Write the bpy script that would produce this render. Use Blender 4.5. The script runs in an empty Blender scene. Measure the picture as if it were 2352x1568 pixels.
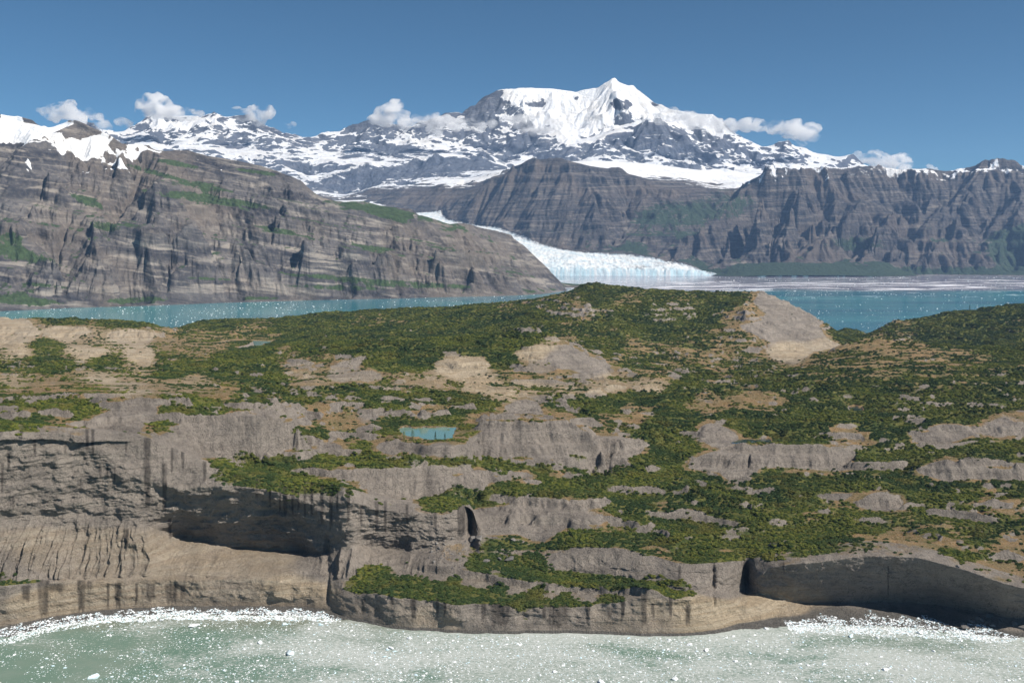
import bpy, math, random
import numpy as np
from mathutils import Vector, Matrix, Euler
R = math.radians
random.seed(7)
SC = bpy.context.scene
COL = SC.collection

# ------------------------------------------------------------------ camera, sky, sun, exposure
CAM_H = 450.0
PITCH = math.atan(224 / 2286.7)
cd = bpy.data.cameras.new('camera'); cam = bpy.data.objects.new('camera', cd); COL.objects.link(cam)
cam.location = (0, 0, CAM_H); cam.rotation_euler = (math.pi / 2 - PITCH, 0, 0)
cd.lens = 35; cd.sensor_width = 36; cd.clip_start = 1; cd.clip_end = 200000
SC.camera = cam

SUN_EL, SUN_AZ = R(45), R(117)          # azimuth clockwise from the view direction (+Y)
w = bpy.data.worlds.new('World'); SC.world = w; w.use_nodes = True
nt = w.node_tree; nt.nodes.clear()
sky = nt.nodes.new('ShaderNodeTexSky'); sky.sky_type = 'NISHITA'; sky.sun_disc = False
sky.sun_elevation = SUN_EL; sky.sun_rotation = SUN_AZ
sky.altitude = 5000; sky.air_density = 1.0; sky.dust_density = 0.0; sky.ozone_density = 4.0
bg = nt.nodes.new('ShaderNodeBackground'); bg.inputs[1].default_value = 0.075
wo = nt.nodes.new('ShaderNodeOutputWorld')
tint = nt.nodes.new('ShaderNodeMix'); tint.data_type = 'RGBA'; tint.blend_type = 'MULTIPLY'; tint.inputs[0].default_value = 1; tint.inputs[7].default_value = (.66, .92, .90, 1)
nt.links.new(sky.outputs[0], tint.inputs[6]); nt.links.new(tint.outputs[2], bg.inputs[0]); nt.links.new(bg.outputs[0], wo.inputs[0])
sl = bpy.data.lights.new('sun', 'SUN'); sl.energy = 5.4; sl.angle = R(0.5); sl.color = (1, .93, .83)
so = bpy.data.objects.new('sun', sl); COL.objects.link(so)
sd = Vector((math.sin(SUN_AZ) * math.cos(SUN_EL), math.cos(SUN_AZ) * math.cos(SUN_EL), math.sin(SUN_EL)))
so.rotation_euler = sd.to_track_quat('Z', 'Y').to_euler(); so.location = (0, 0, 3000)
SC.view_settings.view_transform = 'Standard'; SC.view_settings.look = 'None'
SC.view_settings.exposure = 0.30; SC.view_settings.gamma = 1; SC.view_settings.use_curve_mapping = False
SC.cycles.max_bounces = 12; SC.cycles.volume_bounces = 12; SC.cycles.diffuse_bounces = 2; SC.cycles.glossy_bounces = 2
SC.cycles.transparent_max_bounces = 6; SC.cycles.use_denoising = True

# ------------------------------------------------------------------ measuring helpers (2352 px wide survey of the view)
F = 2286.7
cp, sp = math.cos(PITCH), math.sin(PITCH)
def kx(px, py):
    b = (784 - np.asarray(py, float)) / F
    return ((np.asarray(px, float) - 1176) / F) / (cp + b * sp)
def kz(py):
    b = (784 - np.asarray(py, float)) / F
    return (b * cp - sp) / (cp + b * sp)
def at_z(px, py, z):
    Y = (z - CAM_H) / kz(py); return kx(px, py) * Y, Y
def at_y(px, py, Y):
    return kx(px, py) * Y, CAM_H + kz(py) * Y
def survey(X, Y, Z):                      # where a world point was read on the survey
    dz = Z - CAM_H
    f = Y * cp - dz * sp
    up = Y * sp + dz * cp
    f = np.maximum(f, 1)
    return 1176 + F * X / f, 784 - F * up / f

# ------------------------------------------------------------------ noise
def _h(ix, iy, seed):
    ix = ix.astype(np.uint32); iy = iy.astype(np.uint32)
    n = ix * np.uint32(374761393) + iy * np.uint32(668265263) + np.uint32((seed * 974711 + 12345) & 0xffffffff)
    n = (n ^ (n >> np.uint32(13))) * np.uint32(1274126177)
    n ^= n >> np.uint32(16)
    n = n * np.uint32(2246822519); n ^= n >> np.uint32(13)
    return n
def rnd2(ix, iy, seed):
    n = _h(ix, iy, seed)
    return (n & np.uint32(0xffff)).astype(np.float32) / 65535., (n >> np.uint32(16)).astype(np.float32) / 65535.
def noise(x, y, seed=0):
    x = np.asarray(x, np.float32); y = np.asarray(y, np.float32)
    fx, fy = np.floor(x), np.floor(y)
    ix, iy = fx.astype(np.int64) & 0xffffffff, fy.astype(np.int64) & 0xffffffff
    tx, ty = x - fx, y - fy
    ux = tx * tx * tx * (tx * (tx * 6 - 15) + 10); uy = ty * ty * ty * (ty * (ty * 6 - 15) + 10)
    def g(dx, dy):
        a, _ = rnd2((ix + dx) & 0xffffffff, (iy + dy) & 0xffffffff, seed)
        a = a * 6.2831853
        return np.cos(a) * (tx - dx) + np.sin(a) * (ty - dy)
    n0 = g(0, 0) * (1 - ux) + g(1, 0) * ux
    n1 = g(0, 1) * (1 - ux) + g(1, 1) * ux
    return (n0 * (1 - uy) + n1 * uy) * 1.5
def fbm(x, y, oct=5, seed=0, gain=.5, lac=2.03):
    s = 0; a = 1; t = 0
    for i in range(oct):
        s = s + a * noise(x, y, seed + i * 17); t += a; a *= gain
        x = x * lac + 13.7; y = y * lac - 7.1
    return s / t
def ridged(x, y, oct=5, seed=0, gain=.5, lac=2.03):
    s = 0; a = 1; t = 0; prev = 1
    for i in range(oct):
        n = 1 - np.abs(noise(x, y, seed + i * 17)) * 1.6
        n = np.clip(n, 0, 1) ** 2
        s = s + a * n * prev; t += a; a *= gain; prev = np.clip(n * 1.6, 0, 1)
        x = x * lac + 13.7; y = y * lac - 7.1
    return s / t
def sstep(a, b, x):
    t = np.clip((x - a) / (b - a), 0, 1); return t * t * (3 - 2 * t)
def lerp(a, b, t): return a + (b - a) * t

def gullies(px, py, dx, dy, seed):
    """one octave of water-cut gullies that run down the slope; (dx,dy) lies across the slope"""
    ix0 = np.floor(px); iy0 = np.floor(py)
    fx = (px - ix0).astype(np.float32); fy = (py - iy0).astype(np.float32)
    va = np.zeros_like(fx); vx = np.zeros_like(fx); vy = np.zeros_like(fx); wt = np.zeros_like(fx)
    ixi = ix0.astype(np.int64); iyi = iy0.astype(np.int64)
    for i in (-1, 0, 1):
        for j in (-1, 0, 1):
            h1, h2 = rnd2((ixi + i) & 0xffffffff, (iyi + j) & 0xffffffff, seed)
            ax = fx - i - h1; ay = fy - j - h2
            w_ = np.exp(-(ax * ax + ay * ay) * 2.2)
            m = (ax * dx + ay * dy) * 6.2831853
            s = np.sin(m)
            va += np.cos(m) * w_; vx -= s * dx * w_; vy -= s * dy * w_; wt += w_
    wt += 1e-6
    return va / wt, vx / wt, vy / wt
def erode(X, Y, gx, gy, wl, oct=5, seed=0, strength=1.0, gain=.5, branch=1.2, rep=1.0):
    """sum of gully octaves, first wavelength wl metres; gx,gy = base slope. Returns about -1..1"""
    sx, sy = gx * strength, gy * strength
    h = 0; a = 1.; f = 1. / wl; hx = np.zeros_like(gx); hy = np.zeros_like(gy); tot = 0
    for o in range(oct):
        ddx, ddy = sy + hy * branch, -(sx + hx * branch)
        L = np.sqrt(ddx * ddx + ddy * ddy) + 1e-6
        k = np.minimum(L, 1.6) / L * rep
        v, vx, vy = gullies(X * f, Y * f, ddx * k, ddy * k, seed + o * 31)
        h = h + v * a; hx = hx + vx * a * .35; hy = hy + vy * a * .35
        tot += a; a *= gain; f *= 2.0
    return h / tot

# ------------------------------------------------------------------ interpolation
def pl(xs, pts, col=1):                   # piecewise-linear lookup in a list of tuples
    a = np.array(pts, float); return np.interp(xs, a[:, 0], a[:, col])
def smooth_cols(xs, pts, K):
    """monotone-ish cubic interpolation of K values given at pts=[(x, v1..vK)]"""
    a = np.array(pts, float); x = a[:, 0]; V = a[:, 1:]
    n = len(x); m = np.zeros_like(V); h = np.diff(x)[:, None]; d = np.diff(V, axis=0) / h
    for i in range(1, n - 1):
        same = d[i - 1] * d[i] > 0
        m[i] = np.where(same, 2 * d[i - 1] * d[i] / (d[i - 1] + d[i] + 1e-12), 0)
    m[0] = d[0]; m[-1] = d[-1]
    i = np.clip(np.searchsorted(x, xs) - 1, 0, n - 2); hh = (x[i + 1] - x[i]); t = ((xs - x[i]) / hh)[:, None]; hh = hh[:, None]
    t = np.clip(t, 0, 1)
    return (V[i] * (2 * t**3 - 3 * t**2 + 1) + m[i] * hh * (t**3 - 2 * t**2 + t) + V[i + 1] * (-2 * t**3 + 3 * t**2) + m[i + 1] * hh * (t**3 - t**2))
def blur(A, n=1):
    for _ in range(n):
        P = np.pad(A, 1, mode='edge')
        A = (P[1:-1, 1:-1] * 4 + P[:-2, 1:-1] * 2 + P[2:, 1:-1] * 2 + P[1:-1, :-2] * 2 + P[1:-1, 2:] * 2 + P[:-2, :-2] + P[:-2, 2:] + P[2:, :-2] + P[2:, 2:]) / 16
    return A
class Field:
    """heights stretched like a membrane between surveyed crest and foot lines, on a (X/Y, log Y) grid"""
    def __init__(s, lines, u0, u1, y0, y1, nu, nv):
        s.u0, s.u1, s.v0, s.v1, s.nu, s.nv = u0, u1, math.log(y0), math.log(y1), nu, nv
        P = []
        for L in lines:
            L = np.array(L, float)
            for a, b in zip(L[:-1], L[1:]):
                n = int(max(2, np.hypot((a[0] / a[1] - b[0] / b[1]) / (u1 - u0) * nu, math.log(a[1] / b[1]) / (s.v1 - s.v0) * nv) * 2.5))
                t = np.linspace(0, 1, n)[:, None]
                P.append(a * (1 - t) + b * t)
        P = np.vstack(P)
        gu = (P[:, 0] / P[:, 1] - u0) / (u1 - u0); gv = (np.log(P[:, 1]) - s.v0) / (s.v1 - s.v0)
        ok = (gu >= 0) & (gu <= 1) & (gv >= 0) & (gv <= 1); gu, gv, z = gu[ok], gv[ok], P[ok, 2]
        H = None
        for k in (16, 8, 4, 2, 1):
            mu, mv = nu // k, nv // k
            iu = np.round(gu * (mu - 1)).astype(int); iv = np.round(gv * (mv - 1)).astype(int)
            S = np.zeros((mv, mu)); N = np.zeros((mv, mu))
            np.add.at(S, (iv, iu), z); np.add.at(N, (iv, iu), 1)
            fix = N > 0; T = np.where(fix, S / np.maximum(N, 1), 0)
            if H is None: H = np.full((mv, mu), z.mean())
            else:
                H = s._res(H, mv, mu)
            H[fix] = T[fix]
            for it in range(500 if k >= 8 else 160 if k >= 2 else 60):
                Q = np.pad(H, 1, mode='edge')
                H2 = (Q[:-2, 1:-1] + Q[2:, 1:-1] + Q[1:-1, :-2] + Q[1:-1, 2:]) / 4
                H = H2 + (H2 - H) * .0
                H[fix] = T[fix]
        s.H = H
    @staticmethod
    def _res(H, mv, mu):
        a = np.linspace(0, H.shape[0] - 1, mv); b = np.linspace(0, H.shape[1] - 1, mu)
        i = np.minimum(a.astype(int), H.shape[0] - 2); j = np.minimum(b.astype(int), H.shape[1] - 2)
        fa = (a - i)[:, None]; fb = (b - j)[None]
        return (H[i][:, j] * (1 - fa) * (1 - fb) + H[i + 1][:, j] * fa * (1 - fb) + H[i][:, j + 1] * (1 - fa) * fb + H[i + 1][:, j + 1] * fa * fb)
    def __call__(s, U, Y):
        a = np.clip((np.log(Y) - s.v0) / (s.v1 - s.v0), 0, 1) * (s.nv - 1); b = np.clip((U - s.u0) / (s.u1 - s.u0), 0, 1) * (s.nu - 1)
        i = np.minimum(a.astype(int), s.nv - 2); j = np.minimum(b.astype(int), s.nu - 2); fa = a - i; fb = b - j
        H = s.H
        return H[i, j] * (1 - fa) * (1 - fb) + H[i + 1, j] * fa * (1 - fb) + H[i, j + 1] * (1 - fa) * fb + H[i + 1, j + 1] * fa * fb
def grad(Z, U, Y):
    """slope of a (row=Y, col=U) grid of heights in world axes"""
    dzc = np.gradient(Z, axis=1); duc = np.gradient(U, axis=1)
    zx = dzc / duc / Y
    dzr = np.gradient(Z, axis=0); dyr = np.gradient(Y, axis=0)
    return zx, dzr / dyr - U / Y * zx
def gradp(P):
    """world slopes of a general sheet of points from its normals"""
    a = np.gradient(P, axis=1); b = np.gradient(P, axis=0)
    n = np.cross(a, b); n /= np.linalg.norm(n, axis=2, keepdims=True) + 1e-9
    return n * np.sign(n[..., 2:3] + 1e-9)
def poly_in(x, y, poly):
    poly = np.array(poly, float); r = np.zeros(np.shape(x), bool); j = len(poly) - 1
    for i in range(len(poly)):
        xi, yi = poly[i]; xj, yj = poly[j]
        c = ((yi > y) != (yj > y)) & (x < (xj - xi) * (y - yi) / (yj - yi + 1e-12) + xi)
        r ^= c; j = i
    return r

# ------------------------------------------------------------------ scene helpers
def grid_mesh(name, P, mat, attrs=None, keep=None, smooth=True):
    nv, nu = P.shape[:2]
    idx = np.arange(nv * nu).reshape(nv, nu)
    q = np.stack([idx[:-1, :-1], idx[:-1, 1:], idx[1:, 1:], idx[1:, :-1]], -1).reshape(-1, 4)
    if keep is not None: q = q[keep.reshape(-1)]
    V = P.reshape(-1, 3)
    if keep is not None:
        used = np.zeros(len(V), bool); used[q.ravel()] = True
        re = np.cumsum(used) - 1; q = re[q]; V = V[used]
        if attrs: attrs = {k: a.reshape(-1)[used] for k, a in attrs.items()}
    me = bpy.data.meshes.new(name)
    me.vertices.add(len(V)); me.vertices.foreach_set('co', V.astype(np.float32).ravel())
    me.loops.add(len(q) * 4); me.loops.foreach_set('vertex_index', q.ravel().astype(np.int32))
    me.polygons.add(len(q)); me.polygons.foreach_set('loop_start', np.arange(0, len(q) * 4, 4, dtype=np.int32))
    me.update(calc_edges=True)
    if smooth: me.polygons.foreach_set('use_smooth', np.ones(len(q), bool))
    for k, a in (attrs or {}).items():
        at = me.attributes.new(k, 'FLOAT', 'POINT'); at.data.foreach_set('value', a.astype(np.float32).ravel())
    me.materials.append(mat)
    ob = bpy.data.objects.new(name, me); COL.objects.link(ob); return ob
def raw_mesh(name, V, Fs, mat, smooth=False):
    me = bpy.data.meshes.new(name); me.from_pydata([tuple(v) for v in V], [], [tuple(f) for f in Fs]); me.update()
    if smooth: me.polygons.foreach_set('use_smooth', np.ones(len(Fs), bool))
    me.materials.append(mat); return me
def tag(o, label=None, cat=None, group=None, kind=None):
    if label: o['label'] = label
    if cat: o['category'] = cat
    if group: o['group'] = group
    if kind: o['kind'] = kind
    return o
class NT:
    def __init__(s, name):
        s.m = bpy.data.materials.new(name); s.m.use_nodes = True; s.t = s.m.node_tree; s.t.nodes.clear()
        s.out = s.n('ShaderNodeOutputMaterial'); s.b = s.n('ShaderNodeBsdfPrincipled')
        s.l(s.b.outputs[0], s.out.inputs[0])
        s.b.inputs['Specular IOR Level'].default_value = .2; s.b.inputs['Roughness'].default_value = .9
        s.co = s.n('ShaderNodeTexCoord').outputs['Object']
    def n(s, t, **k):
        x = s.t.nodes.new(t)
        for a, b in k.items(): setattr(x, a, b)
        return x
    def l(s, a, b): s.t.links.new(a, b)
    def put(s, inp, v):
        if hasattr(v, 'is_output') or isinstance(v, bpy.types.NodeSocket): s.l(v, inp)
        elif isinstance(v, (tuple, list)) and len(v) == 3 and inp.type == 'RGBA': inp.default_value = (*v, 1)
        else: inp.default_value = v
    def attr(s, name): return s.n('ShaderNodeAttribute', attribute_name=name).outputs['Fac']
    def map(s, scale=(1, 1, 1), rot=(0, 0, 0), src=None):
        m = s.n('ShaderNodeMapping'); s.l(src or s.co, m.inputs[0]); m.inputs['Scale'].default_value = scale; m.inputs['Rotation'].default_value = rot
        return m.outputs[0]
    def noise(s, scale=1., detail=6, rough=.55, vec=None, dist=0., col=False):
        x = s.n('ShaderNodeTexNoise'); s.l(vec or s.co, x.inputs['Vector'])
        x.inputs['Scale'].default_value = scale; x.inputs['Detail'].default_value = detail; x.inputs['Roughness'].default_value = rough; x.inputs['Distortion'].default_value = dist
        return x.outputs['Color' if col else 'Fac']
    def voro(s, scale=1., vec=None, feature='F1', out='Distance'):
        x = s.n('ShaderNodeTexVoronoi', feature=feature); s.l(vec or s.co, x.inputs['Vector']); x.inputs['Scale'].default_value = scale
        return x.outputs[out]
    def math(s, op, a, b=0., c=0.):
        x = s.n('ShaderNodeMath', operation=op); s.put(x.inputs[0], a); s.put(x.inputs[1], b); s.put(x.inputs[2], c); return x.outputs[0]
    def ramp(s, v, lo, hi, a=0., b=1.):
        x = s.n('ShaderNodeMapRange', interpolation_type='SMOOTHSTEP'); s.put(x.inputs[0], v)
        x.inputs[1].default_value = lo; x.inputs[2].default_value = hi; x.inputs[3].default_value = a; x.inputs[4].default_value = b
        return x.outputs[0]
    def mix(s, f, a, b):
        x = s.n('ShaderNodeMix', data_type='RGBA'); s.put(x.inputs[0], f); s.put(x.inputs[6], a); s.put(x.inputs[7], b); return x.outputs[2]
    def bump(s, h, dist, strength=1., prev=None):
        x = s.n('ShaderNodeBump'); s.put(x.inputs['Height'], h); x.inputs['Distance'].default_value = dist; x.inputs['Strength'].default_value = strength
        if prev: s.l(prev, x.inputs['Normal'])
        return x.outputs[0]
# ------------------------------------------------------------------ mountain materials
def rock_material(name, cols, tilt, band, bump=(6., 2.), hue=(.032, .050, .022), snowcol=(.86, .88, .92)):
    k = NT(name)
    m = k.map(scale=(1, 1, 1), rot=tilt)
    mz = k.n('ShaderNodeVectorMath', operation='MULTIPLY'); k.l(m, mz.inputs[0]); mz.inputs[1].default_value = (.0009, .0009, band)
    st = k.noise(1., 4, .62, mz.outputs[0], .5)
    mz2 = k.n('ShaderNodeVectorMath', operation='MULTIPLY'); k.l(m, mz2.inputs[0]); mz2.inputs[1].default_value = (.002, .002, band * 1.8)
    st2 = k.noise(1., 3, .6, mz2.outputs[0], .5)
    big = k.noise(.0011, 5, .6)
    c = k.mix(k.ramp(st, .36, .64), cols[0], cols[1])
    c = k.mix(k.math('MULTIPLY', k.ramp(st2, .50, .68), .75), c, cols[2])
    c = k.mix(k.math('MULTIPLY', k.ramp(big, .46, .66), .7), c, cols[3])
    fine = k.noise(.02, 8, .7)
    c = k.mix(k.math('MULTIPLY', k.ramp(fine, .45, .75), .4), c, cols[2])
    c = k.mix(k.math('MULTIPLY', k.ramp(k.noise(.006, 7, .75), .5, .66), .45), c, cols[0])
    vg = k.attr('veg')
    vn = k.math('ADD', vg, k.math('MULTIPLY', k.math('SUBTRACT', k.noise(.012, 8, .7), .5), 1.1))
    gcol = k.mix(k.ramp(k.noise(.03, 6, .7), .35, .65), hue, tuple(x * 1.9 for x in hue))
    c = k.mix(k.ramp(vn, .45, .56), c, gcol)
    sn = k.math('ADD', k.attr('snow'), k.math('MULTIPLY', k.math('SUBTRACT', k.noise(.006, 9, .68), .5), .55))
    sm = k.ramp(sn, .48, .54)
    sc = k.mix(k.ramp(k.noise(.002, 4, .6), .4, .7), snowcol, (.76, .75, .74))
    c = k.mix(sm, c, sc)
    k.put(k.b.inputs['Base Color'], c)
    b1 = k.bump(k.noise(.018, 9, .62), bump[0] * 1.6, 1.)
    b2 = k.bump(st, bump[0] * .6, .7, b1)
    b3 = k.bump(k.noise(.15, 5, .6), bump[1], .8, b2)
    k.l(b3, k.b.inputs['Normal'])
    return k.m

def LY(*p): return [(*at_y(a, b, Y)[:1], Y, at_y(a, b, Y)[1]) for a, b, Y in p]
def LZ(*p): return [(*at_z(a, b, z), z) for a, b, z in p]

# ------------------------------------------------------------------ left mountain
shoreL = [(-420, 735), (-150, 724), (0, 715), (170, 707), (350, 702), (500, 696), (700, 690), (900, 686), (1000, 683), (1150, 680), (1240, 676), (1300, 668)]
sh = LZ(*[(a, b, 0) for a, b in shoreL])
sh_off = [(x, y - 60, -25) for x, y, z in sh] + [(sh[-1][0] + 60, sh[-1][1] + 60, -30), (sh[-1][0] - 60, sh[-1][1] + 600, -30)]
ridgeL = LY((-420, 330, 9300), (-200, 262, 9200), (0, 269, 9300), (40, 271, 9300), (80, 283, 9250), (107, 300, 9200), (135, 293, 9200), (165, 280, 9200), (200, 292, 9150), (250, 314, 9100), (290, 342, 9050),
            (340, 338, 9300), (375, 352, 9300), (430, 349, 9300), (490, 367, 9300), (545, 374, 9300), (600, 385, 9300), (650, 402, 9250), (700, 422, 9250), (742, 452, 9250),
            (784, 469, 9300), (833, 467, 9350), (870, 478, 9400), (950, 486, 9450), (960, 501, 9450), (1030, 520, 9550), (1062, 517, 9600), (1083, 521, 9600), (1110, 530, 9650), (1180, 545, 9700), (1210, 570, 9680), (1240, 600, 9660), (1270, 632, 9630), (1298, 662, 9600))
backL = [(x * 1.28 - (200 if y < 9500 else 0), y + 2600, -80.) for x, y, z in ridgeL]
midL = [(x * 1.1, y + 900, max(z - 420, -60)) for x, y, z in ridgeL[:-6]]
linesL = [sh, sh_off, ridgeL, backL, midL, [(x, 6200, -60) for x in (-4400, -2000, 800)], [(x, 6900, -50) for x in (-1500, 900)],
    LY((165, 281, 9200), (130, 350, 8700), (80, 450, 8050), (20, 545, 7450)),
    LY((212, 360, 8800), (175, 470, 8180), (135, 560, 7650), (125, 660, 7050)),
    LY((290, 345, 9050), (240, 430, 8450), (212, 520, 7850), (205, 600, 7420), (245, 680, 7220)),
    LY((330, 400, 8950), (290, 490, 8320), (255, 560, 7850)),
    LY((330, 484, 8150), (420, 480, 8350), (500, 472, 8560), (633, 482, 8680), (700, 492, 8800), (800, 500, 8900), (900, 507, 9000), (1000, 524, 9180)),
    LY((-60, 600, 7300), (60, 590, 7300), (130, 610, 7250)), LY((330, 560, 7650), (500, 577, 7960), (560, 580, 8000)), LY((690, 590, 8150), (760, 600, 8230), (900, 602, 8420)), LY((1000, 610, 8600), (1100, 615, 8850), (1180, 630, 9050)),
    LY((400, 560, 7950), (387, 640, 7640), (390, 693, 7400)), LY((628, 520, 8560), (620, 600, 8160), (640, 680, 7860)),
    LY((944, 560, 8820), (940, 630, 8500), (952, 676, 8350)), LY((1060, 540, 9250), (1075, 620, 8830), (1090, 670, 8560)),
    LY((-150, 560, 7600), (-200, 420, 8300))]
U0, U1 = -.70, .13
FL = Field([l for l in linesL], U0, U1, 6100, 13000, 640, 560)
nu, nv = 1050, 760
u = np.linspace(U0 + .005, .075, nu); yy = np.concatenate([np.geomspace(6350, 10000, 640), np.geomspace(10000, 12200, nv - 640 + 1)[1:]])
U, Y = np.meshgrid(u, yy); X = U * Y
Z = blur(FL(U, Y), 5)
gx, gy = grad(blur(Z, 8), U, Y)
sl_ = np.sqrt(gx**2 + gy**2)
wx = X + 60 * fbm(X / 500, Y / 500, 3, 5); wy = Y + 60 * fbm(X / 500, Y / 500, 3, 9)
rz = np.interp(U, [p[0] / p[1] for p in ridgeL], [p[2] for p in ridgeL])
amp = sstep(.02, .45, sl_) * sstep(2, 90, Z) * (.22 + .78 * sstep(0, 260, rz - Z)) * np.interp(U, [-.3, -.12, 0, .05], [1, 1, .95, .8])
E = erode(wx, wy, gx, gy, 620, 6, 3, 1.1, .48, 1.3)
E2 = erode(wx, wy, gx, gy, 130, 3, 77, 1.5, .55, 1.0)
EB = erode(wx, wy, gx, gy, 1150, 2, 57, 1.3, .5, 1.2)
Z = Z + amp * (EB * 165 + E * 138 + E2 * 20 + 26 * fbm(X / 200, Y / 200, 5, 21))
# hard and soft beds cut the face into ledges
bed = Z + .20 * X - .05 * Y + 30 * fbm(X / 700, Y / 700, 3, 41)
lo = sstep(1000, 600, Z + .1 * X)
for per, a in ((128, 1.1), (47, .8)):
    ph = (bed / per) % 1.0
    mod = .5 + .5 * np.clip(1.8 * fbm(bed / per * .37, X / 4000, 2, int(per)), -1, 1)
    Z = Z + a * lo * mod * amp * per * (sstep(.15, .55, ph) - ph) * .55
Z = Z + 4 * amp * fbm(X / 28, Y / 28, 3, 61)
ZL0 = FL(U, Y); Z = np.where(ZL0 < 3, np.minimum(Z, ZL0), Z)
gx, gy = grad(Z, U, Y); sl_ = np.sqrt(gx**2 + gy**2)
PX, PY = survey(X, Y, Z)
slb = blur(sl_, 2)
veg = .24 + .34 * sstep(.8, .4, slb) * sstep(1150, 700, Z) + .22 * fbm(X / 500, Y / 500, 4, 71)
def ell(cx, cy, rx, ry, soft=.5, ang=0):
    a = R(ang); dx = PX - cx; dy = PY - cy
    ex = (dx * math.cos(a) + dy * math.sin(a)) / rx; ey = (-dx * math.sin(a) + dy * math.cos(a)) / ry
    return sstep(1 + soft, 1 - soft, np.sqrt(ex * ex + ey * ey))
for e in ((205, 465, 40, 12, .5, 20), (450, 452, 110, 12, .5, 5), (560, 470, 100, 9, .5, 7), (245, 520, 45, 12, .4, 10), (70, 590, 70, 16, .5, 12), (20, 560, 40, 40, .5, -40), (870, 480, 70, 14, .5, 12), (900, 500, 60, 8, .4, 15),
          (740, 635, 90, 6, .4, 3), (930, 652, 170, 9, .4, 3), (640, 530, 50, 7, .5, 10), (430, 600, 0, 0, .5, 0), (100, 655, 60, 5, .5, 6), (310, 690, 90, 9, .6, -3), (50, 690, 110, 12, .5, 4), (600, 685, 60, 6, .5, 0), (770, 660, 120, 7, .5, 2), (480, 640, 60, 4, .5, 3),
          (350, 395, 70, 6, .5, 15), (400, 375, 60, 6, .5, 10), (470, 430, 60, 10, .5, 10), (590, 395, 60, 5, .5, 8), (860, 570, 40, 6, .4, 8)):
    if e[2]: veg = veg + .62 * ell(*e)
veg = np.minimum(veg, .85)
veg = veg * sstep(6, 16, Z + 6 * fbm(X / 90, Y / 90, 2, 5)) - .35 * sstep(1150, 1450, Z) - .25 * sstep(-.45, -.8, (gx * .0 + gy * -1))
sn_line = np.interp(PX, [-300, 0, 60, 110, 190, 250, 300, 380, 470, 560, 600], [360, 345, 336, 342, 368, 382, 378, 345, 345, 345, 345])
snow = .29 + .36 * sstep(22, -22, PY - sn_line) + .95 * fbm((X + Y * .6) / 230, (Y - X * .6) / 240, 5, 81) - .25 * sstep(.6, 1.1, slb) + .30 * ell(50, 300, 75, 26) + .28 * ell(205, 335, 60, 30) + .22 * ell(265, 385, 55, 14, .5, -30) - .22 * ell(90, 335, 40, 14)
snow = snow - .6 * sstep(390, 430, PY) - .22 * sstep(300, 380, PX) - .3 * sstep(560, 640, PX)
snow = np.where(Y > 9350, snow + .2 * sstep(9350, 9700, Y) * sstep(900, 1200, Z), snow)
MAT_L = rock_material('left_mountain_rock', ((.036, .036, .044), (.112, .105, .105), (.33, .295, .255), (.155, .128, .105)), (R(-4), R(-11), 0), .015, (14., 3.))
mtL = tag(grid_mesh('rocky_mountain', np.dstack([X, Y, Z]), MAT_L, {'veg': veg, 'snow': snow}), kind='structure')

# ------------------------------------------------------------------ far country: glacier, cliffs across the bay, icefield, snow massif
sky_line = LY((-700, 330, 28500), (-300, 300, 28500), (0, 300, 28000), (150, 300, 28000), (200, 289, 28000), (212, 285, 28000), (240, 300, 28000), (265, 310, 28000), (290, 311, 28000), (315, 292, 28000), (350, 272, 28000), (365, 269, 28000), (400, 267, 28200), (430, 269, 28200), (460, 277, 28200),
    (480, 274, 28200), (493, 267, 28200), (510, 275, 28200), (530, 272, 28200), (556, 266, 28200), (580, 276, 28200), (600, 284, 28200), (620, 297, 28200), (643, 303, 28200), (660, 310, 28300), (690, 320, 28300), (735, 318, 28400), (760, 311, 28400), (784, 309, 28500), (804, 298, 28500), (830, 288, 28500), (851, 280, 28500), (871, 281, 28500),
    (890, 286, 28600), (911, 290, 28700), (941, 298, 28800), (971, 285, 29000), (1024, 264, 29300), (1061, 258, 29500), (1071, 246, 29600), (1094, 240, 29700), (1105, 228, 29750), (1117, 220, 29800), (1135, 211, 29800), (1154, 206, 29900), (1217, 202, 30000), (1267, 203, 30000), (1304, 209, 30000), (1324, 212, 30000), (1345, 207, 30000),
    (1367, 203, 30000), (1384, 192, 30000), (1400, 183, 30000), (1410, 178, 30000), (1427, 187, 29900), (1454, 201, 29700), (1484, 222, 29400), (1500, 232, 29200), (1517, 241, 29000), (1537, 252, 28700), (1600, 262, 28200), (1640, 267, 28000), (1668, 298, 27400), (1695, 314, 27200), (1735, 337, 26900), (1771, 340, 26700), (1785, 330, 26600), (1811, 323, 26500), (1835, 337, 26400),
    (1868, 353, 26200), (1895, 357, 26100), (1921, 361, 26000), (1945, 360, 26000), (1958, 354, 26000), (1971, 363, 26000), (1991, 384, 25800), (2010, 393, 25800), (2035, 386, 25800), (2100, 400, 25800), (2400, 405, 25800), (2900, 405, 25800))
drop = [(x * 1.2, y * 1.17, max(600, z * .45)) for x, y, z in sky_line]
toe = LY((-700, 352, 24000), (0, 352, 24000), (300, 350, 24000), (400, 350, 24000), (470, 352, 24000), (560, 362, 24000), (650, 374, 23800), (720, 384, 23800), (800, 376, 24000), (900, 380, 24000), (1000, 375, 24000), (1100, 383, 24000), (1180, 387, 24000), (1250, 385, 24000), (1330, 386, 24000), (1450, 389, 24000), (1560, 396, 24000), (1700, 402, 23800), (1800, 405, 23600), (2000, 408, 23600), (2352, 412, 23600), (2900, 412, 23600))
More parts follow.
